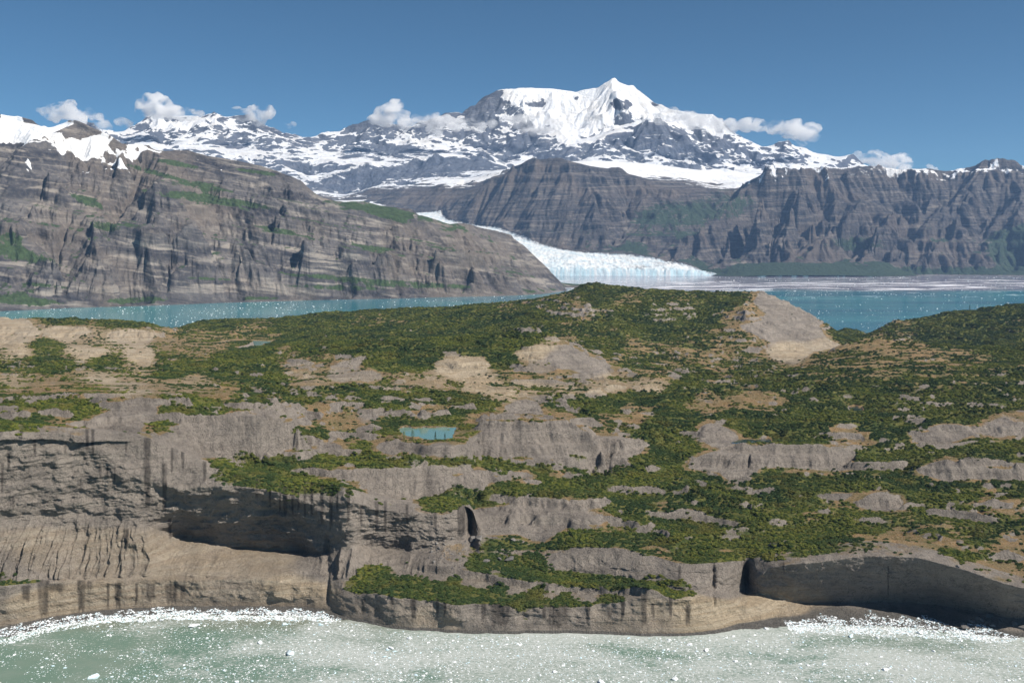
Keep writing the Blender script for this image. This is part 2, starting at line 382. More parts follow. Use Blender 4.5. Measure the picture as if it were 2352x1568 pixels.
margin = LY((1010, 488, 18600), (1037, 508, 17700), (1084, 517, 17200), (1151, 525, 16600), (1201, 545, 16000), (1244, 562, 15600), (1284, 573, 15350), (1334, 580, 15120), (1384, 583, 15000), (1451, 587, 14850), (1501, 594, 14650), (1568, 607, 14450), (1610, 620, 14300), (1660, 630, 14100))
tongue_mid = [(x - 800, y - 260, z + 5) for x, y, z in margin[:-4]]
tongue_l = [(x - 1600, y - 500, z + 5) for x, y, z in margin[:-4]]
front = LY((1130, 615, 14190), (1200, 615, 14190), (1290, 616, 14190), (1370, 616, 14190), (1450, 617, 14190), (1530, 618, 14170), (1590, 624, 14140), (1630, 629, 14110))
front_dn = [(x, y - 75, -20) for x, y, z in front]
shoreR = LZ((1655, 630.5, 0), (1700, 626, 0), (1750, 625, 0), (1900, 628, 0), (2100, 631, 0), (2352, 633, 0), (2900, 636, 0))
crestM = LY((1004, 487, 18400), (1100, 440, 18000), (1150, 410, 17800), (1171, 393, 17700), (1200, 378, 17600), (1240, 371, 17550), (1270, 368, 17500), (1290, 370, 17450), (1337, 381, 17300))
crestR = LY((1700, 428, 16900), (1735, 413, 16600), (1760, 396, 16400), (1785, 391, 16400), (1813, 392, 16450), (1900, 396, 16800), (1985, 391, 17000), (2100, 394, 17200), (2200, 396, 17200), (2250, 386, 17000), (2275, 380, 16850), (2295, 379, 16800), (2330, 387, 16800), (2380, 396, 16800), (2600, 380, 16800), (2900, 400, 16800))
RIDGE_C = LY((700, 428, 22000), (730, 420, 22200), (784, 400, 22500), (834, 383, 22500), (870, 384, 22500), (901, 387, 22500), (930, 378, 22500), (957, 364, 22500), (975, 372, 22500), (1001, 354, 22500), (1016, 365, 22500), (1031, 363, 22500), (1060, 366, 22500), (1094, 361, 22500), (1104, 353, 22500), (1125, 362, 22500), (1147, 381, 22400), (1175, 390, 22300))
RIDGE_F = LY((720, 442, 21300), (800, 448, 21200), (850, 431, 21200), (930, 416, 21200), (1010, 405, 21200), (1090, 398, 21400), (1150, 392, 21600))
RDG, RDF = RIDGE_C, RIDGE_F
linesF = [sky_line, drop, toe, margin, tongue_mid, tongue_l, front, front_dn, shoreR, [(x, y - 150, -30) for x, y, z in shoreR], crestM, crestR,
    [(x, 13350, -60) for x in (-9500, 0, 9500)], [(x, 37000, 500) for x in (-26000, 0, 26000)], [(x, 15500, 150) for x in (-10000, -3500)], [(-9000, 19000, 900), (-4800, 19000, 900)],
    LY((1140, 268, 28900), (1180, 262, 29000), (1217, 256, 29200), (1300, 262, 29200), (1360, 252, 29200)), LY((1180, 300, 28000), (1250, 305, 27900), (1330, 300, 28200)), LY((1320, 212, 30000), (1335, 245, 29300)), LY((1270, 203, 30000), (1262, 235, 29500)),
    # massif spurs
    LY((1094, 240, 29700), (1110, 290, 28500), (1128, 340, 27000), (1150, 384, 25300)), LY((1217, 202, 30000), (1200, 250, 28900), (1225, 320, 27000), (1250, 372, 25300)),
    LY((1410, 178, 30000), (1405, 215, 29000), (1425, 250, 28200)), LY((1484, 222, 29400), (1475, 262, 28300)),
    LY((1310, 384, 25000), (1360, 336, 26000), (1400, 313, 26400), (1460, 304, 26700), (1485, 288, 26900), (1503, 278, 27000), (1525, 290, 26800), (1545, 301, 26500), (1575, 330, 26000), (1640, 365, 25000)),
    LY((1403, 313, 26400), (1440, 350, 25500), (1480, 382, 24600)), LY((1503, 278, 27000), (1530, 330, 26000), (1540, 375, 25000)),
    LY((1430, 330, 26400), (1470, 355, 25500)), LY((1340, 330, 27300), (1400, 290, 28000), (1470, 285, 28000), (1560, 285, 27700)),
    LY((1672, 300, 27400), (1690, 340, 26300), (1700, 384, 24900)), LY((1811, 323, 26500), (1790, 360, 25500), (1760, 398, 24500)), LY((1811, 323, 26500), (1840, 365, 25400), (1860, 390, 24600)), LY((1958, 354, 26000), (1940, 385, 25000)),
    LY((1600, 262, 28200), (1610, 320, 26800), (1650, 370, 25200)), LY((1740, 350, 26300), (1735, 395, 24800)),
    LY((365, 269, 28000), (350, 300, 27000), (372, 330, 25800), (400, 347, 24900)), LY((493, 267, 28200), (490, 300, 27000), (520, 330, 26000), (560, 352, 25000)), LY((600, 284, 28200), (590, 312, 27000), (625, 340, 25800), (670, 362, 24900)),
    LY((430, 300, 27200), (450, 330, 25800), (470, 346, 24900)), LY((212, 285, 28000), (240, 330, 26500), (300, 345, 25000)), LY((735, 318, 28400), (745, 350, 26500), (790, 370, 25000)),
    LY((851, 280, 28500), (860, 320, 27200), (845, 350, 26000), (870, 374, 24800)), LY((941, 298, 28800), (960, 330, 27500), (1000, 352, 26000)), LY((900, 320, 27600), (920, 360, 25600)), LY((1040, 290, 28700), (1060, 330, 27300), (1075, 365, 25800)),
    RIDGE_C, RIDGE_F,
    # dark ridge in the icefield, brown hill, ice below
    LY((700, 410, 23200), (834, 390, 23200), (957, 376, 23200), (1104, 376, 23200)),
    LY((640, 450, 20500), (750, 462, 20500), (850, 462, 20000), (890, 478, 19300)), LY((894, 486, 19150), (930, 470, 19300), (960, 454, 19500), (1000, 427, 19800), (1020, 430, 19800), (1060, 432, 19900), (1090, 425, 20000)), LY((900, 490, 18900), (960, 489, 18700), (1000, 488, 18600)),
    LY((870, 440, 20700), (1000, 420, 20800), (1100, 408, 20800), (1170, 392, 20700)),
    # middle mountain
    LY((1337, 381, 17300), (1352, 420, 16900), (1372, 460, 16400), (1362, 520, 15850), (1340, 576, 15220)), LY((1270, 368, 17500), (1232, 430, 16950), (1200, 485, 16700), (1170, 520, 16550)),
    LY((1300, 430, 16900), (1290, 490, 16300), (1260, 560, 15600)), LY((1337, 381, 17300), (1400, 396, 17500), (1450, 411, 17500), (1500, 430, 17300), (1560, 448, 17100), (1620, 455, 17000)),
    LY((1480, 452, 16900), (1492, 500, 16250), (1500, 550, 15500), (1512, 594, 14850)), LY((1440, 470, 16950), (1438, 520, 16150), (1413, 575, 15300)), LY((1395, 450, 16700), (1400, 520, 15900), (1390, 575, 15150)),
    LY((1200, 385, 18800), (1300, 373, 19500), (1400, 372, 20100), (1500, 380, 20300), (1600, 392, 20300), (1660, 390, 20000), (1700, 404, 19800), (1800, 402, 19800)), LY((1450, 402, 18300), (1550, 417, 18300), (1650, 428, 18300), (1720, 420, 18300)),
    LY((1700, 442, 17500), (1650, 500, 16300), (1600, 560, 15300), (1560, 602, 14650)),
    # cliffs across the bay: spurs and the gullies between them
    LY((1735, 413, 16600), (1690, 470, 15950), (1620, 515, 15400), (1575, 548, 15000), (1545, 592, 14620)),
    LY((1760, 425, 15950), (1735, 500, 15150), (1750, 608, 14270)), LY((1838, 430, 15850), (1805, 520, 14950), (1790, 606, 14280)), LY((1985, 470, 15850), (1920, 530, 15000), (1850, 608, 14260)),
    LY((2061, 480, 15750), (2000, 560, 14800), (1975, 607, 14300)), LY((2293, 379, 16800), (2205, 470, 15950), (2190, 540, 15150), (2120, 600, 14520)), LY((2390, 420, 16400), (2330, 500, 15600), (2310, 560, 14950), (2290, 600, 14600)),
    LY((1680, 520, 15250), (1660, 604, 14380)), LY((1795, 480, 15700), (1780, 540, 15150), (1768, 608, 14360)), LY((1890, 470, 16250), (1850, 545, 15300), (1822, 609, 14330)), LY((1950, 420, 16650), (2010, 470, 16350), (2050, 500, 15900), (2070, 540, 15400)),
    LY((1975, 530, 15550), (1945, 570, 15050), (1920, 608, 14380)), LY((2140, 470, 16350), (2100, 555, 15300), (2050, 604, 14500)), LY((2290, 480, 16250), (2262, 545, 15600), (2235, 600, 14600)),
    LY((1700, 607, 14330), (1850, 611, 14230), (1950, 609, 14290), (2050, 607, 14440), (2150, 602, 14540), (2260, 601, 14620), (2400, 600, 14700), (2900, 600, 14700)),
    [(x * 1.1, y + 1300, max(z - 250, 0)) for x, y, z in crestR[3:]], [(x * 1.1, 20000, 1500) for x in (6500, 12000)]]
U0, U1 = -.68, .68
FF = Field(linesF, U0, U1, 13300, 38000, 1000, 640)
SPLIT = 20790.0
nu = 1420
u = np.linspace(U0 + .01, U1 - .01, nu)
ya = np.geomspace(13700, SPLIT, 620); yb = np.concatenate([np.geomspace(SPLIT + 6, 30400, 440), np.geomspace(30400, 35500, 30)[1:]])
yy = np.concatenate([ya, yb]); U, Y = np.meshgrid(u, yy); X = U * Y
Z0 = blur(FF(U, Y), 3)
PX, PY = survey(X, Y, Z0)
# where the ice lies: left of the margin line, in front of the upper basin
mg = np.array(margin + [(front[-1][0] + 30, 14030, 0)], float); o = np.argsort(mg[:, 1])
xm = np.interp(Y, mg[o, 1], mg[o, 0])
ice = sstep(0, 90, xm - X + 60 * fbm(X / 300, Y / 300, 3, 5)) * (Y < 18600) * (Y > 14060)
ice = ice * (X > -6000)
gx, gy = grad(blur(Z0, 10), U, Y); sl_ = np.sqrt(gx**2 + gy**2)
wx = X + 160 * fbm(X / 1300, Y / 1300, 3, 5); wy = Y + 160 * fbm(X / 1300, Y / 1300, 3, 9)
far_ = sstep(20500, 23500, Y)
rr = sstep(0, 800, X - (3000 + (Y - 14000) * .55)) * (1 - far_)
land = sstep(3, 160, Z0) * (1 - ice)
amp = sstep(.06, .5, sl_) * land
plateau = sstep(.28, .18, sl_)
E = erode(wx, wy, gx, gy, 820, 6, 13, 1.5, .52, 1.1)
Ef = erode(wx, wy, gx, gy, 2100, 7, 113, 1.5, .55, 1.5)
Z = Z0 + amp * (1 - far_) * (E * lerp(190, 275, rr) + 14 * fbm(X / 220, Y / 220, 4, 21)) + amp * far_ * np.interp(PX, [950, 1100, 1500, 1650], [1.3, 1, 1, 1.3]) * (np.interp(PX, [950, 1100], [.8, .42]) + np.interp(PX, [950, 1100], [.15, .58]) * sstep(0, 800, np.interp(U, [p[0] / p[1] for p in sky_line], [p[2] for p in sky_line]) - Z0)) * (Ef * 330 + 130 * (ridged(X / 900, Y / 900, 5, 31) - .5))
Z = Z + land * (1 - amp) * 14 * fbm(X / 500, Y / 500, 5, 3)
bed = Z + .02 * X - .03 * Y + 25 * fbm(X / 1500, Y / 1500, 3, 41)
for per, a in ((190, .8), (83, .25)):
    ph = (bed / per) % 1.0
    Z = Z + np.clip(.5 + 1.5 * fbm(bed / per * .41, X / 5000, 2, int(per)), 0, 1.2) * a * amp * (1 - far_) * per * (sstep(.2, .6, ph) - ph) * .55
# broken ice: seracs and crevasses across the flow, a sheer calving front
cr = ridged(X / 95, Y / 60, 4, 301); cr2 = np.abs(noise(X / 40, Y / 26, 303))
Z = Z + ice * sstep(14110, 14200, Y) * (30 * (cr - .45) + 12 * cr2)
Z = Z + ice * sstep(14060, 14120, Y) * sstep(14260, 14160, Y) * 30 * fbm(X / 70, Y / 200, 5, 307, .65)
gx, gy = grad(Z, U, Y); sl_ = np.sqrt(gx**2 + gy**2); slb = blur(sl_, 1)
PX, PY = survey(X, Y, Z)
veg = .24 + .5 * sstep(.62, .35, slb) * sstep(1000, 500, Z) + .2 * fbm(X / 700, Y / 700, 4, 71) + .45 * sstep(170, 60, Z)
veg = veg + .35 * sstep(60, 20, np.hypot((PX - 1540) / 2.2, (PY - 500))) + .3 * sstep(50, 20, np.hypot((PX - 1660) / 2, (PY - 470))) + .5 * sstep(110, 60, np.hypot(PX - 2352, (PY - 570) * 1.6)) + .3 * sstep(60, 20, np.hypot((PX - 1960) / 2, (PY - 560) * 2.5)) 
veg = np.minimum(veg, .8) * sstep(2, 9, Z) * (1 - far_) - .6 * sstep(20000, 20500, Y) - .3 * sstep(18500, 19200, Y)
# snow: everything that is not too steep, high up; the lower icefield is all snow
flat = sstep(.78, .40, slb)
north = -gx * .55 + gy * .25
snow_f = np.interp(PX, [1000, 1150], [.345, .40]) + .46 * flat * 1.0 + .00012 * (Z - 2700) + .36 * fbm(X / 1500, Y / 1500, 5, 91) - .22 * sstep(.9, 1.5, slb)
snow_f = snow_f - .10 + .32 * sstep(.35, .2, slb)
snow_f = snow_f + .22 * sstep(1.3, .6, np.hypot((PX - 420) / 120, (PY - 280) / 24)) + .2 * sstep(1.3, .6, np.hypot((PX - 570) / 60, (PY - 285) / 20))
for cx_, cy_, rx_, ry_, am_ in ((1098, 258, 38, 36, .5), (1135, 240, 22, 22, .3), (1320, 226, 24, 9, .5), (1240, 236, 36, 12, .28), (1428, 238, 26, 14, .6), (1502, 236, 18, 11, .4), (1352, 212, 20, 7, .4), (1411, 190, 9, 8, .4), (1435, 205, 8, 14, .35), (1445, 288, 26, 10, .5), (1500, 300, 40, 18, .3), (1640, 330, 40, 18, .2)):
    snow_f = snow_f - am_ * sstep(1.25, .6, np.hypot((PX - cx_) / rx_, (PY - cy_) / ry_)) * (.7 + 1.2 * fbm(X / 500, Z / 400, 4, 93))
hi = sstep(3200, 4300, Z) * sstep(1080, 1250, PX) ; snow_f = snow_f + .36 * hi
snow_f = snow_f - .20 * sstep(60, 20, np.abs(PX - 1105)) * sstep(330, 290, PY) - .30 * sstep(1.3, .7, np.hypot((PX - 900) / 140, (PY - 355) / 22)) - .25 * sstep(1.3, .7, np.hypot((PX - 1220) / 110, (PY - 355) / 25)) + .3 * sstep(1.2, .7, np.hypot((PX - 1340) / 70, (PY - 290) / 50))
snow_f = snow_f - .22 * sstep(1.3, .7, np.hypot((PX - 620) / 160, (PY - 325) / 18))
drk = sstep(1.25, .8, np.hypot((PX - 930) / 230, (PY - 385 + (PX - 930) * .12) / 26)); ck = np.interp(X / Y, [p[0] / p[1] for p in RDG], [p[2] for p in RDG]); base_ = np.interp(X / Y, [p[0] / p[1] for p in RDF], [p[2] for p in RDF])
fr_ = (Z - base_) / np.maximum(ck - base_, 60)
onr = sstep(-.1, .25, fr_ + .5 * fbm(X / 260, Y / 160, 4, 97)) * (Y < 22650) * (Y > 21100) * (PX > 690) * (PX < 1165)
snow_f = np.where(onr > .4, .32 + .42 * fbm(X / 180 + Z / 90, Y / 260, 5, 99) + .25 * sstep(.9, 1.1, fr_), snow_f)
snow_n = .20 + .58 * sstep(1500, 1800, Z) * sstep(17400, 18300, Y) + .46 * fbm((X) / 420, Y / 150, 6, 95, .58) + .12 * sstep(1350, 1550, Z) * sstep(.5, .2, slb)
snow_n = snow_n - .25 * sstep(.5, .9, slb) + .46 * sstep(30, 6, PY - np.interp(PX, [1560, 1735, 1985, 2240, 2290, 2352], [430, 413, 396, 396, 382, 392])) * sstep(1540, 1720, PX) + .6 * sstep(18900, 19500, Y) * (PX < 1180) * sstep(.30, .2, slb) - .5 * sstep(1.3, .9, np.hypot((PX - 985) / 75, (PY - 462) / 34))
snow = np.where(Y > SPLIT, snow_f, snow_n) * 1.0
snow = np.where((Y > SPLIT) & (slb < np.interp(Y, [24200, 25000], [.34, .22])) & (onr < .4), np.maximum(snow, .75), snow)
k = ice.reshape(ice.shape); kf = (ice[:-1, :-1] + ice[1:, 1:] > 1.0)
rows = np.arange(len(yy) - 1); nearrow = (rows < len(ya) - 1)[:, None]; farrow = (rows >= len(ya))[:, None]
P = np.dstack([X, Y, Z])
MAT_R = rock_material('cliff_rock', ((.028, .029, .034), (.088, .078, .073), (.22, .192, .165), (.115, .092, .075)), (0, R(1), 0), .016, (20., 5.), (.024, .038, .022))
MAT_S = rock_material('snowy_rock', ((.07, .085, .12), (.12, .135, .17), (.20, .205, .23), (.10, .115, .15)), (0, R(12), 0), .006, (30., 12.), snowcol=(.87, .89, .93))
tag(grid_mesh('cliff_mountains', P, MAT_R, {'veg': veg, 'snow': snow}, keep=(~kf) & nearrow), kind='structure')
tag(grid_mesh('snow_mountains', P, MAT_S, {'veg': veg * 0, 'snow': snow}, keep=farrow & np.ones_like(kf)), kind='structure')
g = NT('glacier_ice')
vn = g.voro(.02, feature='F1'); nn = g.noise(.006, 7, .7)
gc = g.mix(g.ramp(nn, .35, .62), (.50, .60, .66), (.74, .75, .75))
gc = g.mix(g.math('MULTIPLY', g.ramp(g.noise(1., 6, .75, g.map((.004, .012, .01))), .52, .66), .55), gc, (.34, .36, .38))
gc = g.mix(g.math('MULTIPLY', g.attr('front'), g.ramp(g.noise(1., 5, .6, g.map((.02, .004, .002))), .35, .6)), gc, (.42, .58, .65))
gc = g.mix(g.math('MULTIPLY', g.attr('dirt'), g.ramp(g.noise(.015, 6, .7), .4, .6)), gc, (.12, .12, .13))
g.put(g.b.inputs['Base Color'], gc); g.b.inputs['Roughness'].default_value = .6
g.l(g.bump(g.noise(.05, 6, .7), 8, 1.), g.b.inputs['Normal'])
dirt = sstep(180, 20, xm - X) * .9 + .6 * sstep(0, .3, fbm(X / 400, Y / 200, 3, 8)) * sstep(1.2, .7, np.hypot((PX - 1500) / 60, (PY - 612) / 12))
tag(grid_mesh('glacier', P, g.m, {'front': sstep(14230, 14150, Y), 'dirt': np.clip(dirt, 0, 1)}, keep=kf & nearrow), kind='structure')
# ------------------------------------------------------------------ near shore: sea cliff, benches and the brushy plateau behind it
# columns of the sea cliff: px, foot py, then (py, metres behind the foot) for ledge top, ledge back, talus top, overhang lip, rim
CL = [(-330, 1470, 1360, 8, 1350, 14, 1200, 62, 1010, 72, 985, 82), (0, 1439, 1340, 8, 1332, 14, 1190, 62, 1000, 72, 975, 82), (167, 1409, 1335, 8, 1325, 16, 1185, 60, 1010, 70, 982, 80),
      (300, 1397, 1330, 8, 1322, 16, 1180, 60, 1080, 64, 997, 82), (345, 1395, 1330, 8, 1320, 16, 1200, 66, 1110, 62, 1007, 84), (390, 1393, 1330, 8, 1320, 16, 1226, 90, 1116, 60, 1025, 88), (430, 1392, 1330, 8, 1320, 16, 1232, 104, 1120, 60, 1042, 90), (520, 1392, 1330, 8, 1318, 18, 1250, 104, 1114, 62, 1072, 92),
      (620, 1392, 1330, 6, 1312, 20, 1262, 102, 1124, 64, 1098, 84), (680, 1393, 1342, 6, 1312, 22, 1264, 96, 1140, 64, 1105, 80), (730, 1397, 1350, 8, 1314, 28, 1268, 76, 1160, 68, 1108, 82), (765, 1406, 1358, 14, 1317, 36, 1262, 74, 1160, 74, 1113, 88), (800, 1416, 1370, 10, 1320, 42, 1250, 76, 1150, 82, 1120, 95),
      (860, 1428, 1362, 8, 1322, 60, 1255, 122, 1165, 108, 1140, 140), (920, 1439, 1372, 8, 1318, 80, 1262, 142, 1175, 134, 1156, 165), (1000, 1444, 1376, 10, 1310, 90, 1250, 140, 1182, 150, 1156, 175), (1060, 1448, 1383, 10, 1318, 92, 1246, 156, 1185, 166, 1158, 180),
      (1085, 1449, 1386, 10, 1325, 85, 1255, 165, 1195, 182, 1172, 186), (1105, 1449, 1386, 10, 1332, 80, 1262, 142, 1240, 160, 1230, 168), (1180, 1449, 1388, 12, 1350, 60, 1290, 125, 1250, 160, 1234, 170), (1240, 1449, 1389, 12, 1360, 50, 1310, 105, 1291, 122, 1256, 150), (1330, 1448, 1390, 12, 1362, 50, 1330, 90, 1315, 102, 1254, 132),
      (1420, 1452, 1380, 12, 1362, 45, 1340, 75, 1325, 90, 1258, 120), (1500, 1455, 1366, 14, 1355, 40, 1345, 60, 1332, 72, 1276, 102), (1568, 1455, 1375, 14, 1362, 30, 1352, 45, 1340, 50, 1293, 75), (1660, 1443, 1372, 18, 1362, 30, 1355, 40, 1340, 46, 1290, 62), (1700, 1432, 1388, 12, 1370, 35, 1360, 50, 1342, 54, 1288, 66), (1716, 1430, 1390, 10, 1370, 38, 1360, 62, 1340, 72, 1290, 72),
      (1732, 1428, 1390, 14, 1371, 36, 1361, 50, 1330, 44, 1281, 56), (1780, 1420, 1398, 14, 1382, 26, 1372, 38, 1300, 16, 1272, 45), (1868, 1412, 1403, 12, 1394, 24, 1385, 36, 1290, -3, 1262, 36), (2001, 1409, 1400, 12, 1391, 24, 1381, 36, 1276, -6, 1242, 36), (2100, 1412, 1402, 12, 1393, 24, 1384, 34, 1280, -6, 1252, 33),
      (2201, 1424, 1415, 10, 1406, 20, 1396, 31, 1303, -6, 1279, 30), (2352, 1455, 1445, 8, 1435, 18, 1420, 30, 1348, -4, 1322, 33), (2750, 1470, 1440, 8, 1430, 25, 1410, 34, 1370, 10, 1350, 35)]
BEACH = [(-330, -34), (0, -36), (167, -32), (333, -30), (667, -34), (760, -28), (800, -4), (1100, -3), (1600, -3), (1680, -12), (1780, -34), (2000, -50), (2200, -48), (2301, -20), (2352, -8), (2750, -8)]
nuA = 1560
pxs = np.linspace(-330, 2750, nuA)
cc = smooth_cols(pxs, CL, 11)
cc[:, 0] += 3 * fbm(pxs / 60, pxs * 0, 3, 2)
Xf, Yf = at_z(pxs, cc[:, 0], 2.0)
rowsP = [np.stack([kx(pxs, cc[:, 0]) * (Yf - 330), Yf - 330, Yf * 0 - 9], 1)]
bw = np.interp(pxs, *np.array(BEACH, float).T)
bw = bw + 5 * fbm(pxs / 70, pxs * 0, 3, 12) * (bw < -8)
rowsP.append(np.stack([kx(pxs, cc[:, 0]) * (Yf + bw), Yf + bw, Yf * 0 - .9], 1))
rowsP.append(np.stack([Xf, Yf, Yf * 0 + 2.], 1))
for r in range(5):
    py = cc[:, 1 + 2 * r]; Yr = Yf + cc[:, 2 + 2 * r]
    Xr, Zr = at_y(pxs, py, Yr); rowsP.append(np.stack([Xr, Yr, Zr], 1))
cnt = [8, 16, 46, 30, 110, 110, 40]
segs = []; T = []
for i, c in enumerate(cnt):
    t = (np.arange(c) / c)[:, None, None]
    segs.append(rowsP[i][None] * (1 - t) + rowsP[i + 1][None] * t); T.append(np.full(c, i) + np.arange(c) / c)
A = np.vstack(segs + [rowsP[-1][None]]); T = np.concatenate(T + [[7.]])
for ax in range(3):
    B_ = A[..., ax].copy(); B_ = blur(B_, 8); B_[-1] = A[-1, :, ax]; B_[0] = A[0, :, ax]
    wgt = (sstep(6.97, 6.6, T) * sstep(2.0, 2.4, T))[:, None]
    A[..., ax] = A[..., ax] * (1 - wgt) + B_ * wgt
apx, apy = survey(A[..., 0], A[..., 1], A[..., 2])
AX, AZ = A[..., 0].copy(), A[..., 2].copy()
Tm = np.repeat(T[:, None], nuA, 1)
lowz = sstep(2.0, 2.5, Tm) * sstep(7.0, 6.5, Tm)
lay = sstep(-.15, .35, fbm(AX / 160, AZ / 60, 3, 202))
d = 8.0 * fbm(AX / 60, AZ / 42, 6, 201, .58) + 2.2 * lay * fbm(AX / 90, AZ / 7, 4, 203) + 2.2 * ridged(AX / 22 + .4 * fbm(AX / 30, AZ / 30, 2, 9), AZ / 16, 4, 205)
tal = sstep(3.7, 4.1, Tm) * sstep(5.05, 4.7, Tm) * sstep(1560, 1400, pxs)[None]
fl = ridged(AX / (21 + 7 * fbm(AX / 300, AX * 0, 2, 6)) + .4 * fbm(AX / 70, AZ / 34, 3, 9), AZ / 80 + AX / 200, 4, 207, .6) * (.6 + .8 * np.clip(fbm(AX / 90, AZ / 60, 2, 77) + .5, 0, 1))
d = d * (1 - .5 * tal) + tal * (12 * fl - 3)
d = d + (1 - tal) * 2.2 * (ridged(AX / 30, AZ / 60, 3, 217) - .3) + 1.0 * lay * np.round(2.0 * fbm(AX / 150, AZ / 14, 2, 219))
d = d + 9 * sstep(.1, .5, fbm(AX / 110, AZ / 300, 3, 213)) * sstep(2.0, 2.6, Tm) * sstep(4.2, 3.2, Tm)
d = d + sstep(4.2, 4.8, Tm) * sstep(6.6, 5.8, Tm) * np.where(pxs > 1740, .12, 1.)[None] * (13 * fbm(AX / 85 + 4, AZ / 40, 5, 221, .6) + 5 * ridged(AX / 34, AZ / 24, 4, 223))
cap = np.interp(apx, [-300, 0, 100, 170, 230, 350, 430, 520], [1010, 1008, 1006, 1014, 1012, 1013, 1024, 1034]) + 4 * fbm(apx / 45, apx * 0, 3, 33)
d = d + 10 * sstep(cap + 1.5, cap - 1.5, apy) * sstep(600, 520, apx) * sstep(5.0, 5.4, Tm) * (.5 + .8 * np.clip(fbm(apx / 60, apx * 0, 2, 35) + .5, 0, 1))
# narrow ravines that split the cliff
for cx, wd, dp, z0, z1 in ((752, 8, 9, 3, 70), (1078, 16, 22, 55, 110), (1714, 9, 16, 20, 70), (1640, 6, 8, 20, 60), (2130, 0, 0, 0, 0)):
    if wd:
        ax = np.interp(cx, pxs, np.arange(nuA)); ii = np.arange(nuA)[None] - ax; wpx = wd / (pxs[1] - pxs[0])
        d = d - dp * np.exp(-(ii / wpx * 1.4) ** 2) * sstep(z0, z0 + 15, AZ) * sstep(z1 + 12, z1, AZ)
A[..., 1] -= d * lowz
apx, apy = survey(A[..., 0], A[..., 1], A[..., 2])
ln_ = np.interp(apx, [960, 1010, 1070, 1150, 1250, 1400, 1500], [1308, 1318, 1328, 1343, 1352, 1364, 1368]) + 3 * fbm(apx / 40, apx * 0, 3, 31)
A[..., 2] += 9 * sstep(ln_ + 2.5, ln_ - 2.5, apy) * sstep(940, 990, apx) * sstep(1540, 1480, apx) * sstep(4.9, 4.0, Tm) * sstep(2.6, 3.0, Tm)
bm = sstep(.9, 1.2, Tm) * sstep(2.15, 1.9, Tm)
A[..., 2] += bm * .8 * fbm(AX / 14, A[..., 1] / 9, 4, 211)

